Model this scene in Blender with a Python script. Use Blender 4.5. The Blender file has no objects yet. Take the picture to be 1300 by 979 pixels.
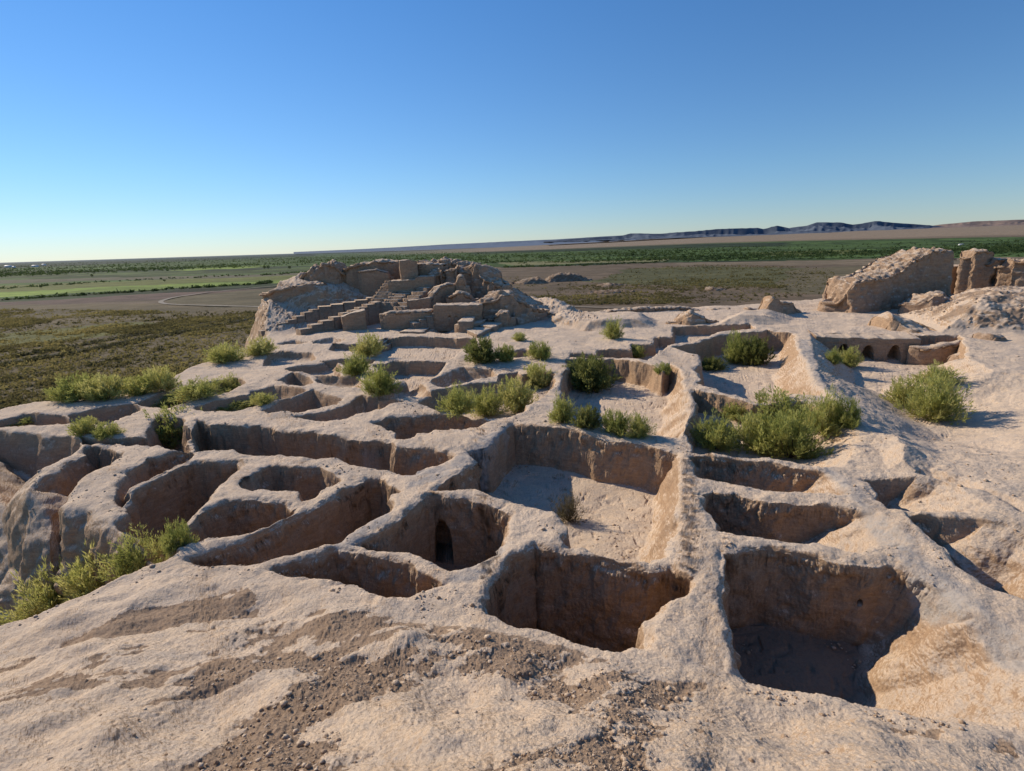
import bpy, math
import numpy as np
from mathutils import Matrix, Vector
rng = np.random.default_rng(7)
C = bpy.context.scene.collection
# ---------------------------------------------------------------- camera
F = 680.0; H = 9.0
TH = math.atan(.0308); P = math.atan(176.4 / F)
fw = np.array([0, math.cos(P), -math.sin(P)]); r0 = np.array([1., 0, 0]); u0 = np.array([0, math.sin(P), math.cos(P)])
RX = math.cos(TH) * r0 - math.sin(TH) * u0; UP = math.sin(TH) * r0 + math.cos(TH) * u0
cam_d = bpy.data.cameras.new('camera'); cam = bpy.data.objects.new('camera', cam_d); C.objects.link(cam)
cam_d.sensor_width = 36; cam_d.lens = 36 * F / 1300; cam_d.clip_start = .05; cam_d.clip_end = 200000
M = Matrix.Identity(4)
for i in range(3):
    M[i][0] = RX[i]; M[i][1] = UP[i]; M[i][2] = -fw[i]
M[2][3] = H
cam.matrix_world = M
bpy.context.scene.camera = cam

def ray(px, py):
    return fw * F + RX * (px - 650) + UP * (489.5 - py)
def W(px, py, z=0.):                     # survey point: where the sight line of a traced point meets level z
    d = ray(px, py); t = (z - H) / d[2]
    return np.array([d[0] * t, d[1] * t])
def A(px, py, Y):                        # same, at depth Y
    d = ray(px, py); t = Y / d[1]
    return np.array([d[0] * t, Y, H + d[2] * t])

# ---------------------------------------------------------------- noise
def _h(i, j, k, s):
    n = (i * 374761393 + j * 668265263 + k * 2147483647 + s * 974634777) & 0xffffffff
    n = ((n ^ (n >> 13)) * 1274126177) & 0xffffffff
    n = (n ^ (n >> 16)) & 0xffff
    return n.astype(np.float32) / 32767.5 - 1
def noise(x, y, z, f, s=0):
    x = x * f; y = y * f; z = z * f
    i = np.floor(x).astype(np.int64); j = np.floor(y).astype(np.int64); k = np.floor(z).astype(np.int64)
    u = (x - i).astype(np.float32); v = (y - j).astype(np.float32); w = (z - k).astype(np.float32)
    u = u * u * (3 - 2 * u); v = v * v * (3 - 2 * v); w = w * w * (3 - 2 * w)
    r = 0
    for a in (0, 1):
        for b in (0, 1):
            for c in (0, 1):
                r = r + _h(i + a, j + b, k + c, s) * (u if a else 1 - u) * (v if b else 1 - v) * (w if c else 1 - w)
    return r
def noise2(x, y, f, s=0):
    x = x * f; y = y * f
    i = np.floor(x).astype(np.int64); j = np.floor(y).astype(np.int64)
    u = (x - i).astype(np.float32); v = (y - j).astype(np.float32)
    u = u * u * (3 - 2 * u); v = v * v * (3 - 2 * v)
    k = np.int64(5)
    return (_h(i, j, k, s) * (1 - u) * (1 - v) + _h(i + 1, j, k, s) * u * (1 - v)
            + _h(i, j + 1, k, s) * (1 - u) * v + _h(i + 1, j + 1, k, s) * u * v)
def sm(t):
    t = np.clip(t, 0, 1); return t * t * (3 - 2 * t)

# ---------------------------------------------------------------- node helpers
def new_mat(name):
    m = bpy.data.materials.new(name); m.use_nodes = True
    nt = m.node_tree; nt.nodes.clear()
    return m, nt
def nd(nt, t, **kw):
    n = nt.nodes.new(t)
    for k, v in kw.items():
        if k[0] == 'i' and k[1:].isdigit(): n.inputs[int(k[1:])].default_value = v
        elif k in n.inputs: n.inputs[k].default_value = v
        else: setattr(n, k, v)
    return n
def ramp(nt, src, stops):
    n = nt.nodes.new('ShaderNodeValToRGB'); e = n.color_ramp.elements
    while len(e) < len(stops): e.new(.5)
    for el, (p, c) in zip(e, stops):
        el.position = p; el.color = (c if hasattr(c, '__len__') else (c, c, c)) + (1,) if hasattr(c, '__len__') else (c, c, c, 1)
    nt.links.new(src, n.inputs[0]); return n.outputs[0]
def mixc(nt, f, a, b, mode='MIX'):
    n = nt.nodes.new('ShaderNodeMix'); n.data_type = 'RGBA'; n.blend_type = mode
    for s, v in ((n.inputs[0], f), (n.inputs[6], a), (n.inputs[7], b)):
        if isinstance(v, bpy.types.NodeSocket): nt.links.new(v, s)
        elif hasattr(v, '__len__'): s.default_value = tuple(v) + (1,)
        else: s.default_value = v
    return n.outputs[2]
def mth(nt, op, a, b=0.):
    n = nt.nodes.new('ShaderNodeMath'); n.operation = op
    for s, v in ((n.inputs[0], a), (n.inputs[1], b)):
        if isinstance(v, bpy.types.NodeSocket): nt.links.new(v, s)
        else: s.default_value = v
    return n.outputs[0]
def tnoise(nt, vec, scale, detail=6, rough=.6):
    n = nd(nt, 'ShaderNodeTexNoise', Scale=scale, Detail=detail, Roughness=rough)
    nt.links.new(vec, n.inputs['Vector']); return n.outputs[0]
def finish(nt, col, rough=.95, height=None, dist=.02, strength=.7, trans=None):
    b = nd(nt, 'ShaderNodeBsdfPrincipled', Roughness=rough)
    b.inputs['Specular IOR Level'].default_value = .12
    nt.links.new(col, b.inputs['Base Color'])
    if height is not None:
        bp = nd(nt, 'ShaderNodeBump', Strength=strength, Distance=dist)
        nt.links.new(height, bp.inputs['Height']); nt.links.new(bp.outputs[0], b.inputs['Normal'])
    o = nd(nt, 'ShaderNodeOutputMaterial'); out = b.outputs[0]
    if trans:
        t = nd(nt, 'ShaderNodeBsdfTranslucent'); nt.links.new(col, t.inputs[0])
        mx = nd(nt, 'ShaderNodeMixShader', i0=trans); nt.links.new(out, mx.inputs[1]); nt.links.new(t.outputs[0], mx.inputs[2]); out = mx.outputs[0]
    nt.links.new(out, o.inputs[0])

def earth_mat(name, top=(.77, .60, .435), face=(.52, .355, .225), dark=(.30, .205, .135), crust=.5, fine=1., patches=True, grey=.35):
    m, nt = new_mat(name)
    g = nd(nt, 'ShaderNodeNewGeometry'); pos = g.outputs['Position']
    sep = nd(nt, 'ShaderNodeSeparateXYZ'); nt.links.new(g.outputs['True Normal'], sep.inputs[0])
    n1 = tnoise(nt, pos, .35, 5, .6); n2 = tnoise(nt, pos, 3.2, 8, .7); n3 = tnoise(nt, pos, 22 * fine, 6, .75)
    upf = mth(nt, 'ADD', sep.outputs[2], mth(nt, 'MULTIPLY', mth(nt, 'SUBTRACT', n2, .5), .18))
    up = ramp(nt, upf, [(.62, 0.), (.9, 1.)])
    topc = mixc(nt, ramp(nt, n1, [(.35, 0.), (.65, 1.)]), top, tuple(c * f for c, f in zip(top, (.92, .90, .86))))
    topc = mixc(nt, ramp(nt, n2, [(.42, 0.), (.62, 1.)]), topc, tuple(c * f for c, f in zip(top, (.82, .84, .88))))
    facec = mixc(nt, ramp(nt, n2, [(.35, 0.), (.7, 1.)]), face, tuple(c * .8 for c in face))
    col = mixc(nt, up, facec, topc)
    # greyish salt blush on some tops
    mp = nd(nt, 'ShaderNodeMapping'); mp.inputs['Rotation'].default_value = (0, 0, math.radians(-32)); mp.inputs['Scale'].default_value = (.55, 2.2, 1)
    nt.links.new(pos, mp.inputs[0])
    n4 = tnoise(nt, mp.outputs[0], .55, 9, .68)
    gr = mth(nt, 'MULTIPLY', ramp(nt, n4, [(.50, 0.), (.60, 1.)]), mth(nt, 'MULTIPLY', up, grey))
    col = mixc(nt, gr, col, (.50, .43, .36))
    if patches:      # places where the pale crust has come off and the brown earth shows
        at = nd(nt, 'ShaderNodeAttribute', attribute_name='crumb')
        pk = mth(nt, 'ADD', mth(nt, 'MULTIPLY', at.outputs['Fac'], 1.), mth(nt, 'MULTIPLY', mth(nt, 'SUBTRACT', n2, .5), .5))
        col = mixc(nt, ramp(nt, pk, [(.42, 0.), (.58, .85)]), col, dark)
    v = nd(nt, 'ShaderNodeTexVoronoi', Scale=11. * fine); v.feature = 'F1'
    nt.links.new(pos, v.inputs['Vector'])
    col = mixc(nt, ramp(nt, n3, [(.3, .35), (.55, 0.)]), col, tuple(c * .55 for c in face), 'MIX')
    n5 = tnoise(nt, pos, 8.5 * fine, 5, .75)
    n6 = tnoise(nt, mp.outputs[0], 9. * fine, 7, .8); n7 = tnoise(nt, pos, 38. * fine, 4, .7)
    col = mixc(nt, ramp(nt, n6, [(.36, .65), (.42, 0.)]), col, mixc(nt, 1., col, (.50, .46, .43), 'MULTIPLY'))
    col = mixc(nt, ramp(nt, n7, [(.34, .7), (.42, 0.)]), col, mixc(nt, 1., col, (.48, .45, .43), 'MULTIPLY'))
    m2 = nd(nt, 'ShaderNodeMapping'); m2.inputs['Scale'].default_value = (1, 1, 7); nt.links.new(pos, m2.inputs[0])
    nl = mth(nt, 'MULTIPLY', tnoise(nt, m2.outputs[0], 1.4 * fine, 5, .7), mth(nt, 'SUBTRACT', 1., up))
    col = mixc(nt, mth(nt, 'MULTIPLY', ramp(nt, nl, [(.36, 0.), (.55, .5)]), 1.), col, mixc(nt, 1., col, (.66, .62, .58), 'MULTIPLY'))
    if patches:
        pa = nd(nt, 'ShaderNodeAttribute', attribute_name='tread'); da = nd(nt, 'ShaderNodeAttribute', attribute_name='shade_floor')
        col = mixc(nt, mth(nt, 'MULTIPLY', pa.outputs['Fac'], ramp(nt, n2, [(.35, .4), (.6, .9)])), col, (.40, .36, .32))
        col = mixc(nt, mth(nt, 'MULTIPLY', da.outputs['Fac'], .85), col, (.24, .165, .11))  # shade on the deep pit floors, put into the base colour
    k = 1 / fine
    hgt = mth(nt, 'ADD', mth(nt, 'MULTIPLY', mth(nt, 'ADD', n3, mth(nt, 'MULTIPLY', nl, 1.2)), .022 * k), mth(nt, 'ADD', mth(nt, 'MULTIPLY', n2, .035), mth(nt, 'ADD', mth(nt, 'MULTIPLY', n5, .045 * k), mth(nt, 'MULTIPLY', v.outputs['Distance'], -.012 * k))))
    col = mixc(nt, ramp(nt, n5, [(.34, .45), (.5, 0.)]), col, mixc(nt, 1., col, (.62, .58, .55), 'MULTIPLY'))
    finish(nt, col, .96, hgt, 1., 1.)
    return m
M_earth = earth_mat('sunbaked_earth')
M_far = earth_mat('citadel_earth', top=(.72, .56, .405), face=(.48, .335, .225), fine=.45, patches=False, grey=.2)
M_brick = earth_mat('mud_brick', top=(.80, .63, .46), face=(.44, .31, .21), fine=.5, patches=False, grey=0.)  # top tone raised so the stair treads look more sunlit

def foliage_mat(name, a, b, c, sc=1.3):
    m, nt = new_mat(name)
    g = nd(nt, 'ShaderNodeNewGeometry')
    n = tnoise(nt, g.outputs['Position'], sc, 4, .7)
    oi = nd(nt, 'ShaderNodeObjectInfo')
    f = mth(nt, 'ADD', n, mth(nt, 'MULTIPLY', mth(nt, 'SUBTRACT', oi.outputs['Random'], .5), .22))
    col = ramp(nt, f, [(.3, a), (.5, b), (.7, c)])
    finish(nt, col, .8, trans=.5)
    return m
M_leaf = foliage_mat('tamarisk_leaf', (.23, .26, .07), (.42, .42, .125), (.60, .54, .21))
M_leafd = foliage_mat('dark_leaf', (.12, .14, .04), (.21, .225, .07), (.33, .32, .11))
M_dry = foliage_mat('dry_twig', (.10, .085, .05), (.17, .145, .085), (.24, .2, .12))
m, nt = new_mat('bark'); g = nd(nt, 'ShaderNodeNewGeometry'); finish(nt, ramp(nt, tnoise(nt, g.outputs['Position'], 9), [(.3, (.07, .05, .035)), (.7, (.14, .10, .07))]), .9); M_bark = m

# ---------------------------------------------------------------- object helpers
def mk(name, verts, faces_flat, sizes, mat, parent=None, normals=None, attrs=None, origin=None):
    me = bpy.data.meshes.new(name); verts = np.asarray(verts, dtype=np.float64)
    o0 = np.zeros(3) if origin is None else np.asarray(origin, float)
    me.vertices.add(len(verts)); me.vertices.foreach_set('co', (verts - o0).astype(np.float32).ravel())
    nl = len(faces_flat); me.loops.add(nl); me.loops.foreach_set('vertex_index', np.asarray(faces_flat, dtype=np.int32))
    nf = len(sizes); me.polygons.add(nf); st = np.zeros(nf, np.int32); st[1:] = np.cumsum(sizes)[:-1]
    me.polygons.foreach_set('loop_start', st); me.polygons.foreach_set('loop_total', np.asarray(sizes, np.int32))
    me.update(calc_edges=True)
    if attrs:
        for k, v in attrs.items():
            if v.ndim == 1:
                a = me.attributes.new(k, 'FLOAT', 'POINT'); a.data.foreach_set('value', v.astype(np.float32))
            else:
                a = me.attributes.new(k, 'FLOAT_COLOR', 'POINT'); a.data.foreach_set('color', np.c_[v, np.ones(len(v))].astype(np.float32).ravel())
    if normals is not None:
        me.polygons.foreach_set('use_smooth', np.ones(nf, bool))
        me.normals_split_custom_set_from_vertices(normals.astype(np.float32))
    me.materials.append(mat)
    o = bpy.data.objects.new(name, me); C.objects.link(o)
    o.location = o0
    if parent: o.parent = parent
    return o
def tag(o, label, cat, group=None):
    o['label'] = label; o['category'] = cat
    if group: o['group'] = group
    return o
def struct(o): o['kind'] = 'structure'; return o
def stuff(o, label, cat): o['kind'] = 'stuff'; o['label'] = label; o['category'] = cat; return o

# ================================================================ THE EXCAVATED TERRACE: height field
NA, NR = 1700, 3200
AZ = np.radians(np.linspace(-60, 60, NA)); LR = np.linspace(math.log(.5), math.log(175), NR)
az_g, lr_g = np.meshgrid(AZ, LR, indexing='ij')
rr = np.exp(lr_g)
X = (np.sin(az_g) * rr); Y = (np.cos(az_g) * rr)
del az_g, lr_g
Xf = X.ravel(); Yf = Y.ravel()
# warped coordinates give the rims their ragged line
WX = (X + .17 * noise2(X, Y, .45, 1) + .10 * noise2(X, Y, 1.3, 2) + .014 * noise2(X, Y, 3.6, 3) + .006 * noise2(X, Y, 9., 31)).astype(np.float32)
WY = (Y + .17 * noise2(X, Y, .45, 4) + .10 * noise2(X, Y, 1.3, 5) + .014 * noise2(X, Y, 3.6, 6) + .006 * noise2(X, Y, 9., 32)).astype(np.float32)

def poly_field(pts, ws, margin, wx, wy):
    """inside: min over edges of dist/width ; outside: -distance"""
    pts = np.asarray(pts, float)
    lo = pts.min(0) - margin; hi = pts.max(0) + margin
    idx = np.nonzero((wx > lo[0]) & (wx < hi[0]) & (wy > lo[1]) & (wy < hi[1]))[0]
    x = wx[idx]; y = wy[idx]
    n = len(pts); ins = np.zeros(len(idx), bool); dmin = np.full(len(idx), 1e9, np.float32); tmin = np.full(len(idx), 1e9, np.float32)
    for i in range(n):
        x1, y1 = pts[i]; x2, y2 = pts[(i + 1) % n]
        dx, dy = x2 - x1, y2 - y1; L = dx * dx + dy * dy + 1e-9
        t = np.clip(((x - x1) * dx + (y - y1) * dy) / L, 0, 1)
        d = np.hypot(x - x1 - t * dx, y - y1 - t * dy)
        dmin = np.minimum(dmin, d); tmin = np.minimum(tmin, d / ws[i])
        c = ((y1 > y) != (y2 > y)); xi = x1 + (y - y1) * dx / (dy if abs(dy) > 1e-9 else 1e-9)
        ins ^= c & (x < xi)
    return idx, ins, dmin, tmin
wxf = WX.ravel(); wyf = WY.ravel()

# --- terrace base and its flanks
Z = np.zeros(NA * NR, np.float32)
edge = [W(*p) for p in [(-60, 816), (0, 799), (130, 750), (200, 718), (234, 704), (224, 692), (200, 690), (150, 668), (85, 648), (36, 622), (-20, 600), (-60, 560), (0, 520), (50, 511), (120, 505), (180, 496), (225, 476), (265, 458), (310, 442), (343, 425), (336, 404)]]
edge += [np.array(p, float) for p in [(-36, 84), (-30, 90), (-8, 92), (3, 84), (9, 73), (14, 74), (24, 75), (38, 78), (52, 84), (75, 92), (120, 100), (160, 60), (160, -30), (-15, -30), (-15, 3)]]
idx, ins, dm, tm = poly_field(edge, [1] * len(edge), 400, wxf, wyf)
out = np.where(ins, 0, dm)
flank = -25.4 * np.clip(1 - np.exp(-(out / 15.) ** 1.25), 0, 1) - .5 * sm(out / 2.)
flank = np.where(out > 0, flank, 0) + noise2(wxf, wyf, .25, 8) * np.minimum(out * .12, 1.2) - np.minimum(out * .22, .9) * np.abs(noise2(wxf * .8 + wyf * .35, wyf - wxf * .3, .7, 9))
Z[idx] = flank
# --- rise towards the tower stub the photographer stands on
fl = [W(*p) for p in [(-200, 850), (0, 800), (130, 752), (225, 728), (350, 738), (440, 765), (520, 780), (620, 797), (740, 815), (830, 828), (955, 862), (1050, 874), (1140, 889), (1225, 906), (1300, 930), (1450, 975), (1700, 1050)]]
fpoly = fl + [np.array(p, float) for p in [(30, -40), (-30, -40)]]
idx, ins, dm, tm = poly_field(fpoly, [1] * len(fpoly), 5, wxf, wyf)
d = np.where(ins, dm, 0); r = np.hypot(Xf[idx], Yf[idx])
q = d / (d + r + 1e-3)
rise = 7.35 * (q ** 1.35)
xs, ys = Xf[idx], Yf[idx]
ca, sa = math.cos(.62), math.sin(.62)
us = xs * ca + ys * sa; vs = -xs * sa + ys * ca       # run-off direction on the slope
bump = .32 * noise2(us * .6, vs, .42, 11) + .16 * noise2(us * .7, vs, 1.1, 12) + .07 * noise2(us * .6, vs, 2.6, 13)
rise += bump * sm(d / 1.6) * (.35 + .65 * sm(r / 5))
Z[idx] += np.where(ins, rise, 0)
fore = np.zeros(NA * NR, np.float32); fore[idx] = np.where(ins, sm(d / .8), 0)

# --- rises (citadel body, rubble mounds)
def mesa(pts, h, ws):
    idx, ins, dm, tm = poly_field(pts, ws, 1, wxf, wyf)
    t = np.where(ins, np.clip(tm, 0, 1), 0)
    Z[idx] += h * (t * .7 + .3 * sm(t)) * np.where(ins, 1 + .10 * noise2(wxf[idx], wyf[idx], .5, 21), 1)
body = [W(*p) for p in [(325, 428), (377, 421), (432, 411), (480, 402), (540, 398), (612, 399), (650, 402), (690, 406), (735, 407)]] + [np.array(p, float) for p in [(11, 74), (2, 86), (-12, 92), (-32, 90), (-39, 84), (-38, 74)]]
mesa(body, 4.6, [14, 14, 14, 14, 13, 12, 13, 14, 10, 10, 8, 8, 8, 6, 6])
mesa([np.array(p, float) for p in [(-30, 71.5), (-25, 70.5), (-19, 72.5), (-15, 76), (-16, 82), (-31, 83), (-34, 78)]], 2.3, [3.5, 4, 4, 3, 3, 3, 3])
mesa([np.array(p, float) for p in [(40.5, 50), (47, 47.5), (53, 44), (62, 42), (78, 40), (84, 60), (70, 68), (52, 70), (45, 62)]], 2.7, [5, 6, 6, 6, 6, 6, 6, 8, 5])
mesa([W(*p) for p in [(690, 412), (700, 404), (735, 403), (800, 402), (835, 406), (830, 417), (740, 419)]], .9, [1.6, 1.6, 2, 1.6, 2, 1.2, 1.6])
mesa([W(*p) for p in [(905, 414), (925, 402), (965, 398), (1010, 403), (1000, 412)]], .8, [2, 2.4, 2, 2.4, 2])
mesa([W(*p) for p in [(1100, 560), (1120, 545), (1150, 552), (1185, 588), (1170, 600), (1130, 592)]], .5, [1.2] * 6)

# --- rooms dug out between the walls: (depth, default slope width, [(x,y[,width of the edge that starts here])...])
PITS = [
 (2.9, .30, [(450,692),(480,680),(512,655),(532,632),(545,630),(590,632),(635,641),(643,650,.6),(636,670,.6),(629,702),(597,712),(570,716),(550,711),(510,701),(485,699),(465,697)]),
 (2.2, .40, [(345,720,.8),(375,710,.5),(400,706,.4),(425,698),(437,699),(465,705),(500,712),(528,720),(550,731),(567,738,.7),(550,744,.6),(520,756),(485,757),(450,750,.5),(412,740,.6),(375,730,.8)]),
 (2.6, .30, [(245,712),(275,699),(300,690),(325,680),(350,667),(400,645),(465,603),(482,602),(512,622,.5),(497,627),(482,655),(450,669),(430,687),(375,698),(325,712),(275,718)]),
 (2.4, .32, [(232,676,.8),(250,655,.5),(270,645),(290,637),(325,636),(352,640),(377,645,.4),(360,656),(325,671),(290,679),(262,691),(240,696,1)]),
 (1.7, .35, [(308,616,.7),(325,602),(345,592),(375,596),(405,591),(425,602,.6),(430,608,.5),(408,621),(398,629),(384,633,.5),(376,624),(362,620),(325,623)]),
 (2.6, .30, [(244,545),(252,535),(285,540),(325,541),(357,546),(400,548),(445,556),(500,561),(505,568),(567,573),(574,579,.6),(532,599),(505,596),(462,587),(432,577),(405,580),(370,578),(325,577),(282,572),(250,575)]),
 (2.0, .40, [(103,552),(150,556),(183,556),(186,540),(200,527),(232,530),(246,548),(244,565),(250,574),(180,568),(145,562),(108,560)]),
 (3.7, .55, [(165,688,2),(150,660,.5),(177,620,.5),(213,600,.5),(246,587,.4),(300,585,.4),(307,592,.8),(292,607,.8),(270,625,.7),(253,640,.7),(240,660,.8),(231,676,1.),(205,700,2)]),
 (2.4, 1.2, [(-60,660,2.5),(-60,548),(0,547),(30,549),(60,552),(86,551),(103,556),(96,566,1.6),(60,590,2.2),(38,612,2.5),(0,660,3)]),
 (2.9, .7, [(-30,735,3),(40,620),(74,598),(113,562),(137,566),(150,578),(137,592),(112,599),(86,627,.8),(45,690,3)]),
 (2.0, .45, [(160,602),(186,584),(240,573),(247,578),(236,588),(212,598,.5),(174,618,.6),(158,640,1),(150,628,1)]),
 (1.7, .35, [(473,537),(490,530),(525,527),(570,525),(612,528),(622,533,.7),(600,543,.6),(575,546),(560,548),(540,549),(525,557),(510,558),(500,550)]),
 (2.3, .32, [(652,538),(700,544),(750,552),(805,562),(858,573,1.0),(862,600,1.1),(858,640,1.2),(852,680,1.2),(848,706,.6),(830,711),(800,708),(770,704),(722,692),(717,684),(716,660),(708,647),(650,634),(600,621),(553,620),(582,601),(609,584),(592,571),(616,567),(631,556)]),
 (3.5, .24, [(650,707),(677,694),(690,697),(737,702),(790,712),(830,721),(862,722),(885,735,.3),(882,750,.3),(862,758,.4),(836,766,.45),(828,790,.5),(820,814),(775,815),(737,809),(700,797),(650,793),(625,782),(617,762),(627,735)]),
 (2.75, .26, [(915,696),(975,693),(1025,701),(1075,711),(1124,714,.5),(1150,722,.9),(1185,738,1.5),(1250,783,2.5),(1320,822,3.2),(1330,940),(1225,904),(1140,886),(1050,870),(955,858,.5),(942,820,.5),(927,760,.4),(917,715)]),
 (2.15, .28, [(893,622),(907,616),(940,622),(975,630),(1025,635),(1085,643,1.5),(1104,650,3.2),(1140,684,1),(1134,692),(1085,696),(1025,685),(975,679),(925,671),(904,667),(901,652)]),
 (1.7, .30, [(876,577),(905,578),(975,584),(1035,593),(1051,596,1.6),(1080,622,.6),(1045,623),(1010,620),(975,617),(940,609),(891,601)]),
 (1.6, .40, [(1096,602,.9),(1125,602,.9),(1162,606,2),(1200,612,3),(1242,640,2),(1237,648,.4),(1160,645,.3),(1128,640,.3),(1112,627,.3)]),
 (2.3, .40, [(1156,652,.8),(1200,656,1.2),(1245,662,3),(1300,672,3),(1345,695,2),(1345,770),(1300,752),(1267,743),(1250,737,.3),(1215,716,.3),(1196,697,.3),(1180,678,.3)]),
 (1.9, .30, [(722,456),(780,454),(830,464,.5),(840,472,.5),(850,462,.6),(862,470,.9),(868,490,1.3),(872,515,1.6),(872,540,1),(862,553),(820,549),(760,540),(700,530),(712,503),(714,478)]),
 (2.1, .30, [(852,441),(882,436),(912,424),(975,419),(1006,422,1.2),(1013,450,1.8),(1030,478,2),(1055,505,1),(1010,500),(962,507),(925,499),(886,488),(887,470),(889,450)]),
 (1.4, .30, [(882,496),(925,503),(962,511),(1010,507),(1062,522,2),(1082,548,2.),(1070,585,.6),(1035,588),(970,580),(880,571),(874,545),(884,525)]),
 (2.2, .25, [(1030,421.5),(1125,423.5),(1217,425.5),(1225,452,3),(1260,470,6),(1330,478,8),(1500,520,8),(1500,600,8),(1310,585,8),(1200,578,7),(1110,548,5),(1065,500,5),(1040,470,3)]),
 (1.1, .20, [(725,449),(757,449),(759,443),(799,443),(801,437),(830,438),(833,427),(853,427),(855,414),(955,413),(960,417),(912,420),(882,432),(850,438),(822,458),(780,452),(725,453)]),
 (1.1, .20, [(488,429),(540,428),(605,431),(592,443,.8),(570,455,.8),(553,458),(487,453),(460,447),(478,438)]),
 (.6, .18, [(420,438),(450,437),(462,437),(465,444),(450,446),(420,444)]),
 (1.2, .30, [(470,463),(500,459),(566,461,1),(560,470,1.2),(545,485,1),(520,490),(500,480),(482,470)]),
 (1.2, .5, [(587,464,.9),(625,467),(629,475),(610,481),(565,491),(545,487,1),(565,472,1)]),
 (.9, .5, [(362,467),(425,457),(432,466),(430,476),(400,474),(372,472)]),
 (1.2, .6, [(352,482),(372,473),(392,476),(397,484),(384,492),(362,488)]),
 (.8, .7, [(400,475),(455,477),(457,492),(430,491),(402,484)]),
 (1.5, .8, [(328,521),(360,508),(400,495),(437,505),(427,511),(375,523),(340,524)]),
 (1.4, .7, [(370,528),(400,523),(425,519),(462,502),(514,510),(475,521),(450,526),(432,532),(400,530)]),
 (.9, .6, [(322,493),(350,489),(392,496),(370,505),(340,511),(300,516)]),
 (.8, .6, [(500,487),(535,487),(548,500),(512,508),(478,506)]),
 (1.2, .5, [(550,495),(600,487),(640,484),(680,468),(703,472),(703,490),(650,530),(600,527),(555,522),(532,512)]),
 (.9, .5, [(168,513),(230,491),(300,478),(312,485),(290,497),(210,516)]),
 (.8, .4, [(248,516),(275,507),(325,497),(338,510),(300,521),(265,523)]),
 (1.1, .4, [(-20,537),(30,526),(80,527),(102,535),(60,539),(0,541)]),
 (1.1, .4, [(86,526),(120,519),(168,513),(180,519),(152,530),(145,541),(90,536)]),
 (.7, .5, [(337,450),(360,447),(400,447),(400,455),(370,461),(333,463)]),
 (.5, .4, [(540,421),(560,416),(588,417),(590,422),(560,424)]),
 (.9, .35, [(630,474),(655,470),(668,478),(660,487),(632,484)]),
 (.6, .4, [(350,437),(372,431),(392,433),(380,438)]),
 (.8, .3, [(405,458),(440,456),(476,456),(470,461),(440,466),(436,462)]),
 (.9, .35, [(470,471),(498,480),(498,488),(478,487),(462,479)]),
 (.7, .35, [(640,446),(668,443),(682,448),(668,454),(645,453)]),
 (.5, .5, [(395,432),(425,427),(440,431),(420,437),(396,438)]),
 (.45, .9, [(1160,600),(1180,590),(1225,606),(1260,625),(1235,622)]),
 (.4, .9, [(1225,610),(1290,635),(1330,655),(1290,650)]),
]
D = np.zeros(NA * NR, np.float32); DT = np.zeros(NA * NR, np.float32); nearp = np.full(NA * NR, 50., np.float32)
SF = np.zeros(NA * NR, np.float32)  # mask of pit floors that get shade painted into their colour
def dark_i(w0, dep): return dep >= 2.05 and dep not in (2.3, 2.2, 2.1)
for dep, w0, pts in PITS:
    P2 = [W(p[0], p[1]) for p in pts]; ws = [p[2] if len(p) > 2 else w0 for p in pts]
    idx, ins, dm, tm = poly_field(P2, ws, 3.2, wxf, wyf)
    s0 = .30
    tin = np.clip(tm, 0, 1); soft = np.clip((np.where(dm > 1e-6, dm / np.maximum(tm, 1e-3), w0) - .6) / 1.5, 0, 1)   # 1 where the edge is a broad slope
    prof = np.where(ins, .06 + .88 * ((1 - soft) * (1 - (1 - tin) ** 1.6) + soft * (.75 * tin + .25 * sm(tin))) + .06 * np.clip((dm - dm / np.maximum(tm, 1e-6)) / 1.0, 0, 1), .06 * np.clip(1 - dm / s0, 0, 1) ** 2)
    prof = np.where(ins & (tin >= 1), .94 + .06 * np.clip((tm - 1) * .4, 0, 1), prof)
    val = dep * prof
    better = val > D[idx]
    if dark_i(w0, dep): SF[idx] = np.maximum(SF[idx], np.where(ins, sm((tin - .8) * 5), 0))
    D[idx] = np.where(better, val, D[idx]); DT[idx] = np.where(better, prof, DT[idx])
    nearp[idx] = np.minimum(nearp[idx], np.where(ins, 0, dm))
# ravine on the left, open to the plain
RAV = [W(*p) for p in [(-500, 960), (0, 797), (60, 776), (130, 750), (200, 716), (236, 702), (240, 690), (160, 672), (120, 640), (60, 650), (0, 640), (-200, 600), (-300, 640)]]
idx, ins, dm, tm = poly_field(RAV, [1, .8, .8, .8, .8, 1.5, 2, 2.5, 3, 3.5, 5, 9, 9], 1, wxf, wyf)
rv = 2.6 * np.where(ins, sm(np.clip(tm, 0, 1)) ** .8, 0) * (1 + .12 * noise2(wxf[idx], wyf[idx], .6, 77))
D[idx] = D[idx] * (1 - .6 * np.clip(rv / 4, 0, 1)) + rv
ravm = np.zeros(NA * NR, np.float32); ravm[idx] = np.clip(rv / 1.2, 0, 1)

topz = Z.copy()
lowf = .13 * noise2(Xf, Yf, .28, 41) + .07 * noise2(Xf, Yf, .9, 42)
# wall tops: crowned, rough; floors: smoother
near_wall = np.exp(-nearp / .9)
Z += lowf - D
rough = .024 * noise2(Xf, Yf, 2.3, 43) + .012 * noise2(Xf, Yf, 6, 44)
Z += rough * (1 - .6 * sm((DT - .9) * 10)) * (1 + 1.1 * near_wall * (DT < .5))
floorm = ((DT > .93)).astype(np.float32)
Zg = Z.reshape(NA, NR)

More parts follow.
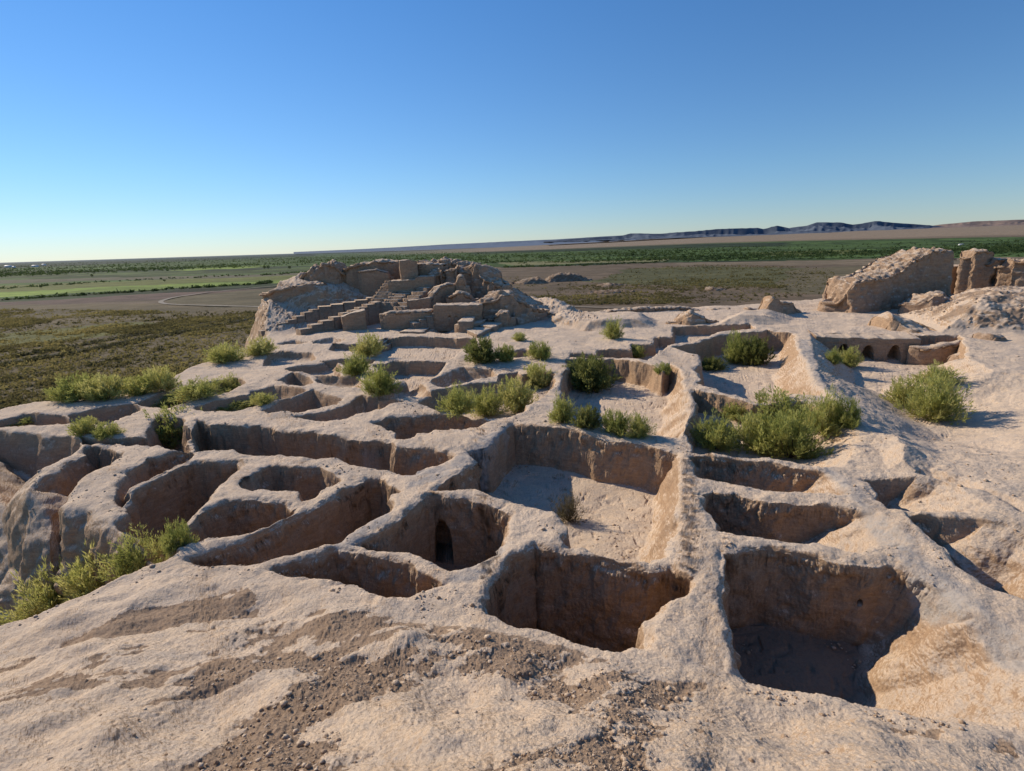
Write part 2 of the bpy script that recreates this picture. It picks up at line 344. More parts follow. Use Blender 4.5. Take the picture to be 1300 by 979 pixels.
def hz(x, y):
    x = np.atleast_1d(np.asarray(x, float)); y = np.atleast_1d(np.asarray(y, float))
    a = (np.arctan2(x, y) - AZ[0]) / (AZ[1] - AZ[0]); b = (np.log(np.hypot(x, y) + 1e-9) - LR[0]) / (LR[1] - LR[0])
    a = np.clip(a, 0, NA - 1.001); b = np.clip(b, 0, NR - 1.001); i = a.astype(int); j = b.astype(int); u = a - i; v = b - j
    return (Zg[i, j] * (1 - u) * (1 - v) + Zg[i + 1, j] * u * (1 - v) + Zg[i, j + 1] * (1 - u) * v + Zg[i + 1, j + 1] * u * v)
def hit(px, py):
    d = ray(px, py); d = d / d[1]
    ys = np.exp(np.linspace(math.log(2), math.log(170), 4000)); xs_ = d[0] * ys; zs = H + d[2] * ys
    k = np.nonzero(zs < hz(xs_, ys))[0]
    k = k[0] if len(k) else len(ys) - 1
    return np.array([xs_[k], ys[k], hz(xs_[k], ys[k])[0]])

def hit2(px, py):
    d = ray(px, py); d = d / d[1]
    ys = np.exp(np.linspace(math.log(2), math.log(170), 4000)); xs_ = d[0] * ys; zs = H + d[2] * ys
    bl = zs < hz(xs_, ys); k = np.nonzero(bl[1:] & ~bl[:-1])[0]
    k = k[min(1, len(k) - 1)] + 1
    return np.array([xs_[k], ys[k], hz(xs_[k], ys[k])[0]])

# --- redistribute samples along each column so that steep faces get their share
NR2 = 1350
crumb_raw = np.zeros(1)
dr = np.diff(rr, axis=1); dz = np.diff(Zg, axis=1); rm = .5 * (rr[:, 1:] + rr[:, :-1])
wgt = (np.abs(dr) * .55 * np.minimum(1, H / rm * 1.5 + .12) + np.abs(dz)) / np.hypot(rm, H * .8)
cum = np.concatenate([np.zeros((NA, 1)), np.cumsum(wgt, axis=1)], axis=1)
# neighbouring columns share their spacing a little, so quads stay tidy
cum /= cum[:, -1:]
for width in (31, 21, 15):
    h_ = width // 2; cs = np.cumsum(np.concatenate([np.zeros((1, NR)), np.repeat(cum[:1], h_, 0), cum, np.repeat(cum[-1:], h_, 0)], 0), axis=0)
    cum = (cs[width:] - cs[:-width]) / width
del cs
R2 = np.empty((NA, NR2)); tgt = np.linspace(0, 1, NR2)
for i in range(NA):
    R2[i] = np.interp(tgt, cum[i], LR)
LR2 = R2; R2 = np.exp(LR2)
jj = (LR2 - LR[0]) / (LR[1] - LR[0]); jj = np.clip(jj, 0, NR - 1.001); j0 = jj.astype(int); fr = jj - j0
ii = np.arange(NA)[:, None]
def rs(G):
    G = G.reshape(NA, NR); return G[ii, j0] * (1 - fr) + G[ii, j0 + 1] * fr
vx = np.sin(AZ)[:, None] * R2; vy = np.cos(AZ)[:, None] * R2; vz = rs(Zg)
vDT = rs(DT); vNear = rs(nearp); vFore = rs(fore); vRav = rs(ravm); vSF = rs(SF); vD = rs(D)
del cum, wgt, dr, dz, rm, X, Y, WX, WY, wxf, wyf, Xf, Yf
V = np.stack([vx, vy, vz], -1)
def gnorm(V):
    du = np.gradient(V, axis=0); dv = np.gradient(V, axis=1)
    n = np.cross(du, dv); n /= (np.linalg.norm(n, axis=-1, keepdims=True) + 1e-12)
    return n
def blur(a, k):
    for ax in (0, 1):
        p_ = np.concatenate([np.repeat(np.take(a, [0], ax), k + 1, ax), a, np.repeat(np.take(a, [-1], ax), k, ax)], ax); c_ = np.cumsum(p_, axis=ax)
        n_ = a.shape[ax]; a = (np.take(c_, range(2 * k + 1, 2 * k + 1 + n_), ax) - np.take(c_, range(0, n_), ax)) / (2 * k + 1)
    return a
N = gnorm(V)
Ns = blur(N, 2); Ns /= np.linalg.norm(Ns, axis=-1, keepdims=True) + 1e-9
dist = np.sqrt(vx ** 2 + vy ** 2 + 60)
x_, y_, z_ = V[..., 0], V[..., 1], V[..., 2]
steep = 1 - np.clip(Ns[..., 2], 0, 1)
topband = np.clip(1 - (vD / .95), 0, 1) * sm((steep - .58) * 5)         # crumbling upper metre of the faces
tb = sm(topband * 1.6) * sm((vDT - .07) * 16)
a1 = noise(x_, y_, z_ * .55, 1.5, 50); a2 = noise(x_, y_, z_, 3.8, 51); a3 = noise(x_, y_, z_, 9.5, 52); a4 = noise(x_, y_, z_, 23., 53)
disp = .15 * a1 * sm(steep * 2) + .075 * a2 * (.05 + steep * 1.0 + 1.2 * tb) + (.075 * np.abs(a3) - .025) * (.12 + .45 * steep + 1.0 * tb)
disp += .026 * a4 * (.25 + .3 * steep + .6 * tb) * (dist < 40)
disp *= 1 - .55 * sm((vDT - .93) * 40) * (steep < .3)
# loose clods and peeling crust on the near slope
cA, sA = math.cos(.62), math.sin(.62)
U_ = x_ * cA + y_ * sA; V_ = -x_ * sA + y_ * cA
pm = noise2(U_ * .45, V_, .75, 61) + .55 * noise2(U_ * .5, V_, 1.9, 62) + .4 * noise2(U_ * .6, V_, 5., 63) + .2 * noise2(U_, V_, 13., 64)
def fbias(x, y):
    b = -.04 - .22 * sm((x - 1.5) / 3) + 0 * x
    for px, py, ru, rv_, am in ((370, 905, .55, .5, 1.0), (300, 960, .5, .4, .8), (460, 870, .6, .5, .8), (420, 800, 1.3, .8, .75), (560, 830, 1.0, .8, .7), (130, 800, 1.3, .3, .9), (120, 910, .45, .12, 1.), (250, 880, .6, .25, .6), (590, 930, .35, .3, .5), (950, 905, .9, .35, .45), (1150, 915, 1.0, .3, .5), (760, 960, .3, .25, .3), (340, 840, .8, .5, .7), (480, 960, .5, .4, .7), (400, 860, .9, .7, .55), (330, 930, .6, .5, .6), (900, 940, .6, .3, .35)):
        c = hit(px, py); du_ = (x - c[0]) * cA + (y - c[1]) * sA; dv_ = -(x - c[0]) * sA + (y - c[1]) * cA
        b = b + am * np.exp(-(du_ / (ru * 1.7)) ** 2 - (dv_ / (rv_ * 1.35)) ** 2)
    return b
bias = fbias(x_, y_)
crumb = sm((pm + bias - .18) * 3.2) * vFore + .5 * ((vx > 41) & (vy > 43) & (vz > .5)) + .25 * noise2(vx, vy, 1.1, 97) * ((vx > 41) & (vy > 43) & (vz > .5))
c1 = noise(x_, y_, z_, 7., 65); c2 = noise(x_, y_, z_, 16., 66); c3 = noise(x_, y_, z_, 38., 67)
disp += vFore * (-.035 * crumb + crumb * (.030 * np.abs(c1) + .028 * np.maximum(c2, 0) + .010 * c3) + (1 - crumb) * (.008 * c2 + .007 * np.abs(c3) + .02 * np.maximum(c1 - .35, 0)))
disp += vRav * .12 * a2
rub = ((vx > 40) & (vy > 42) & (vz > .3)) | ((vx < 10) & (vx > -42) & (vy > 60) & (vz > .25))
disp += rub * (.16 * np.maximum(a1, -.2) + .14 * np.maximum(a2, 0))
tread = np.zeros(vx.shape, np.float32)
for pl_, wd in (([(1022,432),(1030,460),(1048,490),(1085,520),(1110,545)], .3), ([(1050,590),(1082,622),(1105,652),(1140,690),(1165,718),(1200,745),(1255,785),(1310,822)], .28), ([(560,740),(600,722),(640,690)], .25), ([(460,560),(520,600),(575,590),(640,545)], .22), ([(440,690),(480,660),(520,618),(560,600)], .2)):
    P2 = np.array([W(*p) for p in pl_]); ww = .35 * noise2(vx, vy, .9, 88)
    for a_, b_ in zip(P2[:-1], P2[1:]):
        dd = b_ - a_; t = np.clip(((vx - a_[0]) * dd[0] + (vy - a_[1]) * dd[1]) / (dd @ dd), 0, 1)
        tread = np.maximum(tread, sm(1.5 - (np.hypot(vx - a_[0] - t * dd[0], vy - a_[1] - t * dd[1]) + ww) / wd))
dim = np.maximum(noise2(x_ + .3 * noise2(x_, y_, 3., 121), y_, 3.4, 120) - .25, 0) * (vDT > .93) * (steep < .3) * (vNear < .01); disp -= .09 * dim + .02 * (np.abs(noise2(x_, y_, 9., 122))) * (dim > 0)
disp *= 1 - .6 * tread * (steep < .4)
Nb = blur(N, 4); Nb /= np.linalg.norm(Nb, axis=-1, keepdims=True) + 1e-9
V = V + Nb * disp[..., None]; del Nb
# doorways and niches let into the shaded faces: (foot x, foot y, half width, height, depth)
def carve(px, py, zf, hw, hh, dep, reach=1.1):
    global V
    cx, cy = W(px, py, zf)
    d2 = np.hypot(V[..., 0] - cx, V[..., 1] - cy)
    sel = d2 < reach
    if not sel.any(): return
    n = N[sel & (np.abs(V[..., 2] - zf - hh * .5) < hh * .6) & (steep > .5)]
    n = n[:, :2].mean(0) if len(n) else np.array([0, -1.]); n /= np.linalg.norm(n) + 1e-9
    t = np.array([-n[1], n[0]])
    lx = (V[..., 0] - cx) * t[0] + (V[..., 1] - cy) * t[1]; lz = (V[..., 2] - zf) / hh
    mask = sel & (lz > -.6) & (lz < 1) & (steep > .35) & (np.abs(lx) < hw * np.sqrt(np.clip(1 - np.maximum(lz, 0) ** 2.5, 0, 1)))
    V[..., 0] -= mask * n[0] * dep; V[..., 1] -= mask * n[1] * dep
carve(563, 713, -2.2, .33, 1.15, 1.2); carve(411, 577, -1.9, .45, .75, 1.0)
carve(430, 569, -1.3, .10, .18, .5); carve(437, 572, -1.3, .08, .15, .5); carve(450, 573, -1.3, .10, .15, .5)
carve(1091, 758, -1.25, .06, .12, .4)
del a1, a2, a3, a4, c1, c2, c3, pm
N = gnorm(V)

# --- who owns each face: the ground, or one of the named wall runs
WALLS = [  # (traced run of the wall top, label)
 ([(395,705),(437,690),(470,668),(520,632),(548,612)], 'low mud wall along the left rim of the pit with the arched doorway'),
 ([(548,624),(600,627),(645,641)], 'short mud wall behind the pit with the dark arched doorway'),
 ([(652,645),(700,650),(650,700),(600,725)], 'broad crumbling wall block between the doorway pit and the front centre room'),
 ([(450,700),(500,707),(560,723),(600,722)], 'curved mud wall in front of the pit with the arched doorway'),
 ([(215,722),(290,725),(350,715),(400,700)], 'thin low wall on the front left, falling towards the ravine bush'),
 ([(238,700),(300,684),(375,657),(410,632),(450,605)], 'long diagonal mud wall left of centre, between two dark rooms'),
 ([(500,600),(530,605),(560,590),(582,575)], 'wall run meeting the courtyard at its left, behind the doorway pit'),
 ([(305,628),(350,632),(385,638),(395,634)], 'small curved wall stub in front of the small room left of centre'),
 ([(232,668),(262,636),(290,612),(305,600)], 'rounded wall between the big left hollow and the small room'),
 ([(290,582),(370,585),(440,588),(500,602)], 'straight wall in front of the corridor with small square holes'),
 ([(245,530),(330,532),(420,540),(500,553),(570,566),(600,560)], 'long back wall of the corridor with small square holes'),
 ([(142,640),(170,610),(215,592),(250,578)], 'big rounded wall rib on the left, dark right-hand face'),
 ([(95,628),(130,600),(165,575),(230,568)], 'middle wall rib on the left with a flat pale top'),
 ([(36,618),(70,590),(110,560)], 'narrow wall rib on the left, crest running down to the ravine'),
 ([(-10,541),(50,543),(100,547)], 'wall at the left frame edge with a rounded end'),
 ([(145,545),(185,530),(215,518)], 'round-ended wall block between the two small bushes on the left'),
 ([(-10,524),(50,513),(100,512),(175,508)], 'outermost wall on the left edge of the terrace'),
 ([(190,516),(260,500),(300,490),(325,480)], 'low wall between the two long bush-filled hollows on the left'),
 ([(100,530),(180,521),(300,523),(330,528)], 'low pale wall behind the upright left bush'),
 ([(475,527),(530,522),(620,525),(650,530)], 'low wall behind the shallow room left of the courtyard'),
 ([(500,558),(560,552),(610,545)], 'wall between the shallow room and the corridor'),
 ([(650,534),(700,539),(750,547),(805,557),(860,568)], 'long shaded back wall of the sunny courtyard'),
 ([(868,575),(876,610),(880,650),(872,700),(880,720)], 'broad sunlit wall along the right side of the courtyard'),
 ([(655,690),(700,694),(770,709),(860,717)], 'wall between the sunny courtyard and the front centre room'),
 ([(890,725),(900,760),(895,800),(920,850)], 'crumbled pillar-like wall between the two front rooms'),
 ([(880,570),(960,575),(1050,590)], 'thin wall behind the small rooms right of the courtyard, below the big bush'),
 ([(893,609),(960,620),(1040,628),(1080,632)], 'wall between the two small rooms right of the courtyard'),
 ([(900,680),(960,685),(1040,692),(1130,702)], 'wall behind the large front right room'),
 ([(1055,590),(1085,620),(1110,645),(1150,690),(1195,730),(1260,775),(1320,810)], 'long diagonal wall on the right with a worn grey footpath on top'),
 ([(1140,650),(1200,652),(1260,657),(1320,665)], 'low wall between the two hollows on the right'),
 ([(1165,600),(1205,607),(1250,645)], 'low curved rim behind the upper right hollow'),
 ([(650,530),(670,515),(690,500),(710,480)], 'short block wall right of the twin bushes, dark right side'),
 ([(722,452),(760,449),(800,455),(825,462)], 'crumbly wall behind the dark bush'),
 ([(868,445),(877,470),(880,500),(880,540),(872,560)], 'narrow wall running away beside the bush room, rubble on its left'),
 ([(884,492),(925,500),(962,508)], 'short low wall in front of the open room on the right'),
 ([(850,438),(882,433),(912,421),(975,416),(1008,420)], 'sloping-topped back wall of the open room on the right'),
 ([(1018,425),(1022,450),(1040,480),(1065,510),(1090,545)], 'long worn wall curving down from the arcade to the big bush'),
 ([(560,458),(600,460),(630,466),(650,475)], 'low curved wall right of the plaza hollow'),
 ([(470,460),(520,456),(560,459)], 'low wall in front of the sunken square court'),
 ([(440,500),(500,512),(530,515)], 'low pale wall behind the shallow twin hollows'),
 ([(320,470),(360,464),(430,455)], 'low wall beside the small bowl-shaped hollow'),
 ([(350,500),(400,492),(430,497)], 'low ridge between the bowl hollow and the wedge hollow'),
 ([(340,527),(400,518),(440,508)], 'low ridge in front of the wedge-shaped hollow'),
]
fc = (V[:-1, :-1] + V[1:, :-1] + V[:-1, 1:] + V[1:, 1:]) / 4
fd = (vDT[:-1, :-1] + vDT[1:, 1:]) / 2; fn = (vNear[:-1, :-1] + vNear[1:, 1:]) / 2; ff = (vFore[:-1, :-1] + vFore[1:, 1:]) / 2
own = np.zeros(fd.shape, np.int32)
cand = (fd < .93) & (fn < 1.3) & (ff < .2) & (fc[..., 1] < 75) & (fc[..., 1] > 3)
ci = np.nonzero(cand.ravel())[0]; cx = fc[..., 0].ravel()[ci]; cy = fc[..., 1].ravel()[ci]
best = np.full(len(ci), 1.0); who = np.zeros(len(ci), np.int32)
for k, (pl, lab) in enumerate(WALLS):
    P2 = np.array([W(*p) for p in pl]); dm = np.full(len(ci), 1e9)
    for a, b in zip(P2[:-1], P2[1:]):
        dd = b - a; t = np.clip(((cx - a[0]) * dd[0] + (cy - a[1]) * dd[1]) / (dd @ dd), 0, 1)
        dm = np.minimum(dm, np.hypot(cx - a[0] - t * dd[0], cy - a[1] - t * dd[1]))
    lim = 2.3 if ('right side of the court' in lab or 'footpath' in lab or 'pillar' in lab) else 1.7
    if 'footpath' in lab: lim = 3.4
    s = dm / lim; b_ = s < best; best[b_] = s[b_]; who[b_] = k + 1
own.ravel()[ci] = who
vid = np.arange(NA * NR2).reshape(NA, NR2)
# vertex order: seen from above counter-clockwise
Q = np.stack([vid[:-1, :-1], vid[1:, :-1], vid[1:, 1:], vid[:-1, 1:]], -1).reshape(-1, 4)
ownf = own.ravel(); Vf = V.reshape(-1, 3); Nf = N.reshape(-1, 3); cf = crumb.ravel() * 1.0
for k in range(len(WALLS) + 1):
    q = Q[ownf == k]
    if len(q) == 0: continue
    u, inv = np.unique(q, return_inverse=True)
    vs_ = Vf[u]; org = None if k == 0 else np.array([vs_[:, 0].mean(), vs_[:, 1].mean(), vs_[:, 2].min()])
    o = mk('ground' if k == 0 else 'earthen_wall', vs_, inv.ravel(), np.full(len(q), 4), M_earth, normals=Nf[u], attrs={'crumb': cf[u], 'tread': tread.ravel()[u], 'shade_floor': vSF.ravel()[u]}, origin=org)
    if k == 0: struct(o)
    else: tag(o, WALLS[k - 1][1], 'mud wall', 'eroded mud walls between the excavated rooms')
del V, N, Q, fc, Vf, Nf

# ================================================================ free-standing eroded masses
def loft(name, crest, base, hw, label, cat='ruined wall', mat=None, flare=1.3, amp=.22, group=None, res=.16, crisp=False, carves=(), round_=.35, parent=None):
    """crest: (px,py,Y) traced; base z; hw half thickness.  Solid eroded mass, one mesh."""
    P3 = np.array([A(*c) for c in crest])
    seg = np.linalg.norm(np.diff(P3, axis=0), axis=1); s = np.r_[0, np.cumsum(seg)]
    n = max(8, int(s[-1] / res)); t = np.linspace(0, s[-1], n)
    c = np.stack([np.interp(t, s, P3[:, i]) for i in range(3)], 1)
    if not crisp: c[:, 2] += .5 * amp * noise2(c[:, 0], c[:, 1], 1.3, 3) + .35 * amp * noise2(c[:, 0], c[:, 1], 3.5, 4)
    tg = np.gradient(c[:, :2], axis=0); tg /= np.linalg.norm(tg, axis=1, keepdims=True) + 1e-9
    if n > 12:
        ker = np.ones(7) / 7; tg = np.stack([np.convolve(np.pad(tg[:, i], 3, 'edge'), ker, 'valid') for i in range(2)], 1)
        tg /= np.linalg.norm(tg, axis=1, keepdims=True)
    nr = np.stack([tg[:, 1], -tg[:, 0]], 1)                     # towards the viewer side
    hmax = c[:, 2].max() - base
    mface = max(6, int(hmax / res)); mt = max(4, int(2 * hw / res))
    prof = [(1, v) for v in np.linspace(0, 1, mface)] + [(v, 1.) for v in np.linspace(1, -1, mt + 2)[1:-1]] + [(-1, v) for v in np.linspace(1, 0, mface)]
    prof = np.array(prof); m = len(prof)
    endt = np.minimum(t, t[-1] - t); cap = np.ones(n) if crisp else np.clip(.45 + .55 * np.sqrt(np.clip(endt / (hw * .9), 0, 1)), 0, 1)
    off = prof[None, :, 0] * hw * cap[:, None] * (1 + (flare - 1) * (1 - prof[None, :, 1]) ** 1.3)
    zz = base + (c[:, 2] - base)[:, None] * prof[None, :, 1]
    if not crisp: zz = zz - round_ * (np.abs(prof[None, :, 0]) ** 4) * (prof[None, :, 1] > .98)
    Vv = np.stack([c[:, 0][:, None] + nr[:, 0][:, None] * off, c[:, 1][:, None] + nr[:, 1][:, None] * off, zz], -1)
    # flared ends
    # end caps: extra rings collapsing to the centre line, pushed outwards at the foot
    def cap_ring(V0, sgn, k):
        ctr = V0.mean(0); r = V0.copy(); f = 1 - k
        mid = .5 * (V0 + V0[::-1]); r[:, :2] = mid[:, :2] + (V0[:, :2] - mid[:, :2]) * f
        if not crisp: r[:, :2] += sgn * np.sqrt(1 - f * f) * hw * .5 * (1 + (flare - 1) * (1 - prof[:, 1]))[:, None]
        return r
    rings0 = [cap_ring(Vv[0], -tg[0], k) for k in (.999, .7, .35)]; rings1 = [cap_ring(Vv[-1], tg[-1], k) for k in (.35, .7, .999)]
    Vv = np.concatenate([np.array(rings0), Vv, np.array(rings1)], 0); n = len(Vv)
    du = np.gradient(Vv, axis=0); dv = np.gradient(Vv, axis=1); N_ = np.cross(du, dv); N_ /= np.linalg.norm(N_, axis=-1, keepdims=True) + 1e-9
    ctr = Vv.reshape(-1, 3).mean(0)
    if ((Vv - ctr) * N_).sum() < 0: N_ = -N_
    x, y, z = Vv[..., 0], Vv[..., 1], Vv[..., 2]
    if crisp: dsp = .09 * noise(x, y, z, .9, 90) + .07 * noise(x, y, z, 3.5, 91)
    else:
        dsp = amp * (.7 * noise(x, y, z * .6, .55, 90) + .55 * noise(x, y, z * .5, 1.4, 91) + .6 * (.3 - np.abs(noise(x, y, z * .22, 1.9, 94))) + .5 * noise(x, y, z, 3.0, 92)) - amp * .2
    for (px, py, Yc, rad, dep) in carves:
        pc = A(px, py, Yc); dd = np.sqrt((x - pc[0]) ** 2 + (z - pc[2]) ** 2); dsp -= dep * np.clip(1.6 * (1 - dd / rad), 0, 1)
    Vv = Vv + N_ * dsp[..., None]
    id_ = np.arange(n * m).reshape(n, m)
    q = np.stack([id_[:-1, :-1], id_[1:, :-1], id_[1:, 1:], id_[:-1, 1:]], -1).reshape(-1, 4)
    org = np.array([x.mean(), y.mean(), base])
    o = mk(name, Vv.reshape(-1, 3), q.ravel(), np.full(len(q), 4), mat or M_far, origin=org, parent=parent)
    if not parent: tag(o, label, cat, group)
    return o

def stairs(a, b, n, width, label, base=-1., group='stepped mud-brick walls of the citadel', top=None):
    """solid flight: stair profile from a to b extruded across"""
    a = A(*a); b = A(*b); d = b[:2] - a[:2]; L = np.linalg.norm(d); d /= L; nr = np.array([d[1], -d[0]])
    prof = [(0, base)]
    for i in range(n):
        z = a[2] + (b[2] - a[2]) * (i + .5) / n + rng.uniform(-.05, .05)
        prof += [(L * i / n + .03 * (i > 0), z), (L * (i + 1) / n, z - .03)]
    prof += [(L, base)]
    vs_ = []; m = len(prof); K = 7
    for j in range(K):
        o_ = (j / (K - 1) - .5) * width
        for (s, z) in prof:
            jx = rng.normal(0, .025); p = a[:2] + d * (s + jx) + nr * (o_ + rng.normal(0, .03)); vs_.append((p[0], p[1], z + rng.normal(0, .02)))
    fl_, sz = [], []
    for j in range(K - 1):
        for i in range(m - 1):
            fl_ += [j * m + i, (j + 1) * m + i, (j + 1) * m + i + 1, j * m + i + 1]; sz.append(4)
    # side walls as quad strips under each tread
    for j, rev in ((0, False), (K - 1, True)):
        v0 = len(vs_)
        for i in range(1, m - 1, 2):
            f = [j * m + i, j * m + i + 1]
            p1 = vs_[f[0]]; p2 = vs_[f[1]]; vs_ += [(p2[0], p2[1], base), (p1[0], p1[1], base)]
            g_ = [f[0], f[1], len(vs_) - 2, len(vs_) - 1]
            fl_ += g_ if not rev else g_[::-1]; sz.append(4)
    vs_ = np.array(vs_)
    o = mk('stepped_wall', vs_, fl_, sz, M_brick, origin=[vs_[:, 0].mean(), vs_[:, 1].mean(), base])
    return tag(o, label, 'stepped wall', group)

def prism(pts, zt, zb, label, name='brick_platform', cat='platform', res=None):
    """low block: top outline traced at level zt"""
    P2 = np.array([W(p[0], p[1], zt) for p in pts]); n = len(P2); per = []
    for i in range(n):
        a, b = P2[i], P2[(i + 1) % n]; k = max(2, int(np.linalg.norm(b - a) / .4))
        for t in np.linspace(0, 1, k, endpoint=False): per.append(a + (b - a) * t)
    per = np.array(per); c = per.mean(0); m = len(per); vs_ = []
    lv = [(1.02, zb), (1.01, zb + (zt - zb) * .5), (1., zt - .03), (.97, zt), (.5, zt + .02)]
    for f, z in lv:
        p = c + (per - c) * f + rng.normal(0, .02, per.shape); vs_ += [(a[0], a[1], z + rng.normal(0, .012)) for a in p]
    vs_.append((c[0], c[1], zt + .02)); fl_, sz = [], []
    for l in range(len(lv) - 1):
        for i in range(m):
            fl_ += [l * m + i, l * m + (i + 1) % m, (l + 1) * m + (i + 1) % m, (l + 1) * m + i]; sz.append(4)
    l = len(lv) - 1
    for i in range(m): fl_ += [l * m + i, l * m + (i + 1) % m, (l + 1) * m]; sz.append(3)
    o = mk(name, vs_, fl_, sz, M_brick, origin=[c[0], c[1], zb]); return tag(o, label, cat)

G1 = 'eroded masses crowning the citadel mound'
loft('ruined_wall', [(343,372,74),(357,364,74),(385,358,75.5),(402,358,77),(414,362,78)], -1, 2.4, 'square-ended mud-brick block at the left end of the citadel', amp=.3, group=G1, flare=1.25)
loft('ruined_wall', [(384,358,80),(392,348,80),(408,337,80),(424,333,80),(434,337,80),(440,345,80)], 1, 2.6, 'rounded left peak of the citadel mound', amp=.45, group=G1, flare=1.5)
loft('ruined_wall', [(436,343,80),(444,337,80),(460,334,80),(480,331,80),(510,330,81)], 1, 1.8, 'long top wall of the citadel left of the brick tower stub', amp=.25, group=G1, flare=1.2)
loft('ruined_wall', [(456,343,77.5),(478,341,77.5),(493,345,77.5),(497,352,77.5)], 2, .6, 'smooth brown wall face below the left top of the citadel', amp=.08, group=G1, flare=1.1)
loft('brick_tower', [(507,331,75),(516,330,75.2),(527,331,75.6)], 3, 1.5, 'squat square tower stub of stacked mud bricks on top of the citadel', cat='tower stub', mat=M_brick, crisp=True, flare=1.02)
loft('ruined_wall', [(528,334,77),(545,333,77.5),(562,335,78)], 2, 1.5, 'plain dark wall right of the tower stub', amp=.12, group=G1, flare=1.05)
loft('ruined_wall', [(540,331,81),(550,328,81),(560,328,81),(575,331,81),(600,334,80)], 1, 2.6, 'highest rounded crest at the back of the citadel', amp=.4, group=G1, flare=1.5)
loft('ruined_wall', [(562,345,78),(575,340,77),(588,337,77),(596,345,76)], 1, 2., 'bulging dark mass under the citadel crest', amp=.4, group=G1, flare=1.7)
loft('ruined_wall', [(596,339,76),(601,334,76),(606,340,76),(612,336,75.5),(619,339,75),(626,350,74),(641,364,73)], 0, 1.7, 'twin-knobbed fluted crag at the right end of the citadel', amp=.35, group=G1, flare=1.9)
loft('ruined_wall', [(577,364,71),(582,350,71),(588,350,71),(592,363,71)], 1, .9, 'pointed earth fin on the right of the citadel', amp=.2, group=G1)
loft('ruined_wall', [(540,391,67),(548,372,68),(556,362,69),(566,359,70),(577,360,71),(584,364,71)], .5, .6, 'ochre wall curving down in front of the pointed fin', amp=.14, group=G1, flare=1.1)
loft('ruined_wall', [(572,374,68),(582,369,68),(592,371,68),(602,378,68)], .5, 1.1, 'low hump behind the square block', amp=.25, group=G1)
loft('ruined_wall', [(548,349,75),(556,342,76),(566,350,76)], 1, 1.2, 'small shadowed lump right of the upper platform', amp=.3, group=G1)
loft('ruined_wall', [(607,384,66),(618,374,66),(633,369,66.5),(647,371,67),(660,382,67),(682,393,67.5)], -.5, 2.3, 'broad crumbling hump at the lower right of the citadel', amp=.45, group=G1, flare=1.7)
loft('ruined_wall', [(626,402,62.5),(635,393,62.5),(645,394,62.5),(649,403,62.5)], -.5, .9, 'small boulder-like lump beside the low platforms', amp=.25, group=G1)
loft('ruined_wall', [(486,398,63),(500,394,63),(530,393,63),(551,392.5,63)], -.3, .8, 'low battered wall with a crumbly top at the foot of the citadel', amp=.12, group=G1, flare=1.05)
loft('brick_block', [(552.5,386.5,63.4),(612,386,63.4)], -.3, 1.4, 'large plain square block at the foot of the citadel with two small holes', cat='block', mat=M_brick, crisp=True, flare=1.01,
     carves=[(571.5,401,63,.16,.5),(580,401.5,63,.14,.5)], res=.11)
loft('brick_block', [(433,402,63),(448,396,63.4),(463,393,63.8)], -.3, .9, 'dark-faced block jutting from the lower stepped wall', cat='block', mat=M_brick, crisp=True, flare=1.02)
loft('brick_block', [(496,356,74),(530,354,74),(532,350.5,74),(553,350,74)], 1.5, 1.9, 'upper platform wall under the tower stub', cat='block', mat=M_brick, crisp=True, flare=1.02)
loft('brick_block', [(517,381,67),(532,380,67),(547,378,67)], .3, .5, 'thin straight wall behind the battered wall', cat='block', mat=M_brick, crisp=True, flare=1.02)
stairs((330,422,63), (404,390,69), 7, 1.1, 'outer stepped wall, lower half, climbing the left rubble slope of the citadel')
stairs((404,390,69), (480,376,72), 5, 1.3, 'outer stepped wall, upper half, climbing towards the flights')
stairs((379,420,61), (433,399,65), 4, 1.3, 'front stepped wall, lowest stretch with a squared end')
stairs((433,399,65), (482,381,69), 5, 1.3, 'front stepped wall, upper stretch below the steep flights')
stairs((480,385,69), (502,354,76), 8, 2.6, 'steep leftmost flight of broad steps below the tower stub')
stairs((492,386,68), (522,364,73.4), 6, 2.3, 'middle flight of broad steps on the citadel')
stairs((508,391,66.5), (546,359,72.8), 7, 2.0, 'rightmost flight of broad steps on the citadel')
stairs((522,411,61.4), (554,395,63), 4, 1.6, 'short ramp of worn steps against the large square block')
prism([(581,408),(594,398),(606,398),(600,408)], 1.3, -.4, 'highest of the low platforms right of the square block')
prism([(577,412),(584,408.6),(611,406),(619,404.5),(612,409),(590,413)], .8, -.4, 'narrow ledge platform in front of the highest low platform')
prism([(609,413.5),(621,406),(648,405),(627,415.5)], .55, -.6, 'right-hand low platform with a pale flat top', 'brick_platform')
prism([(586,416),(590,414.6),(626,416),(606,425)], .42, -.6, 'nearest low platform, wedge shaped, with a dark right side', 'brick_platform')
prism([(507,421),(520,416.5),(545,416),(538,421.5)], .22, -.5, 'low earth step on the plaza in front of the ramp', 'brick_platform')
for i, (x0, y0, x1, y1) in enumerate([(470, 434, 486, 430), (474, 438, 489, 433), (480, 442, 493, 437)]):
    prism([(x0, y0), (x0 + 5, y0 - 3), (x1 + 4, y1 - 2), (x1, y1 + 1)], .02 - i * .25, -1.4, ['upper', 'middle', 'lowest'][i] + ' of the three narrow steps down into the sunken square court', 'step_block', 'step')

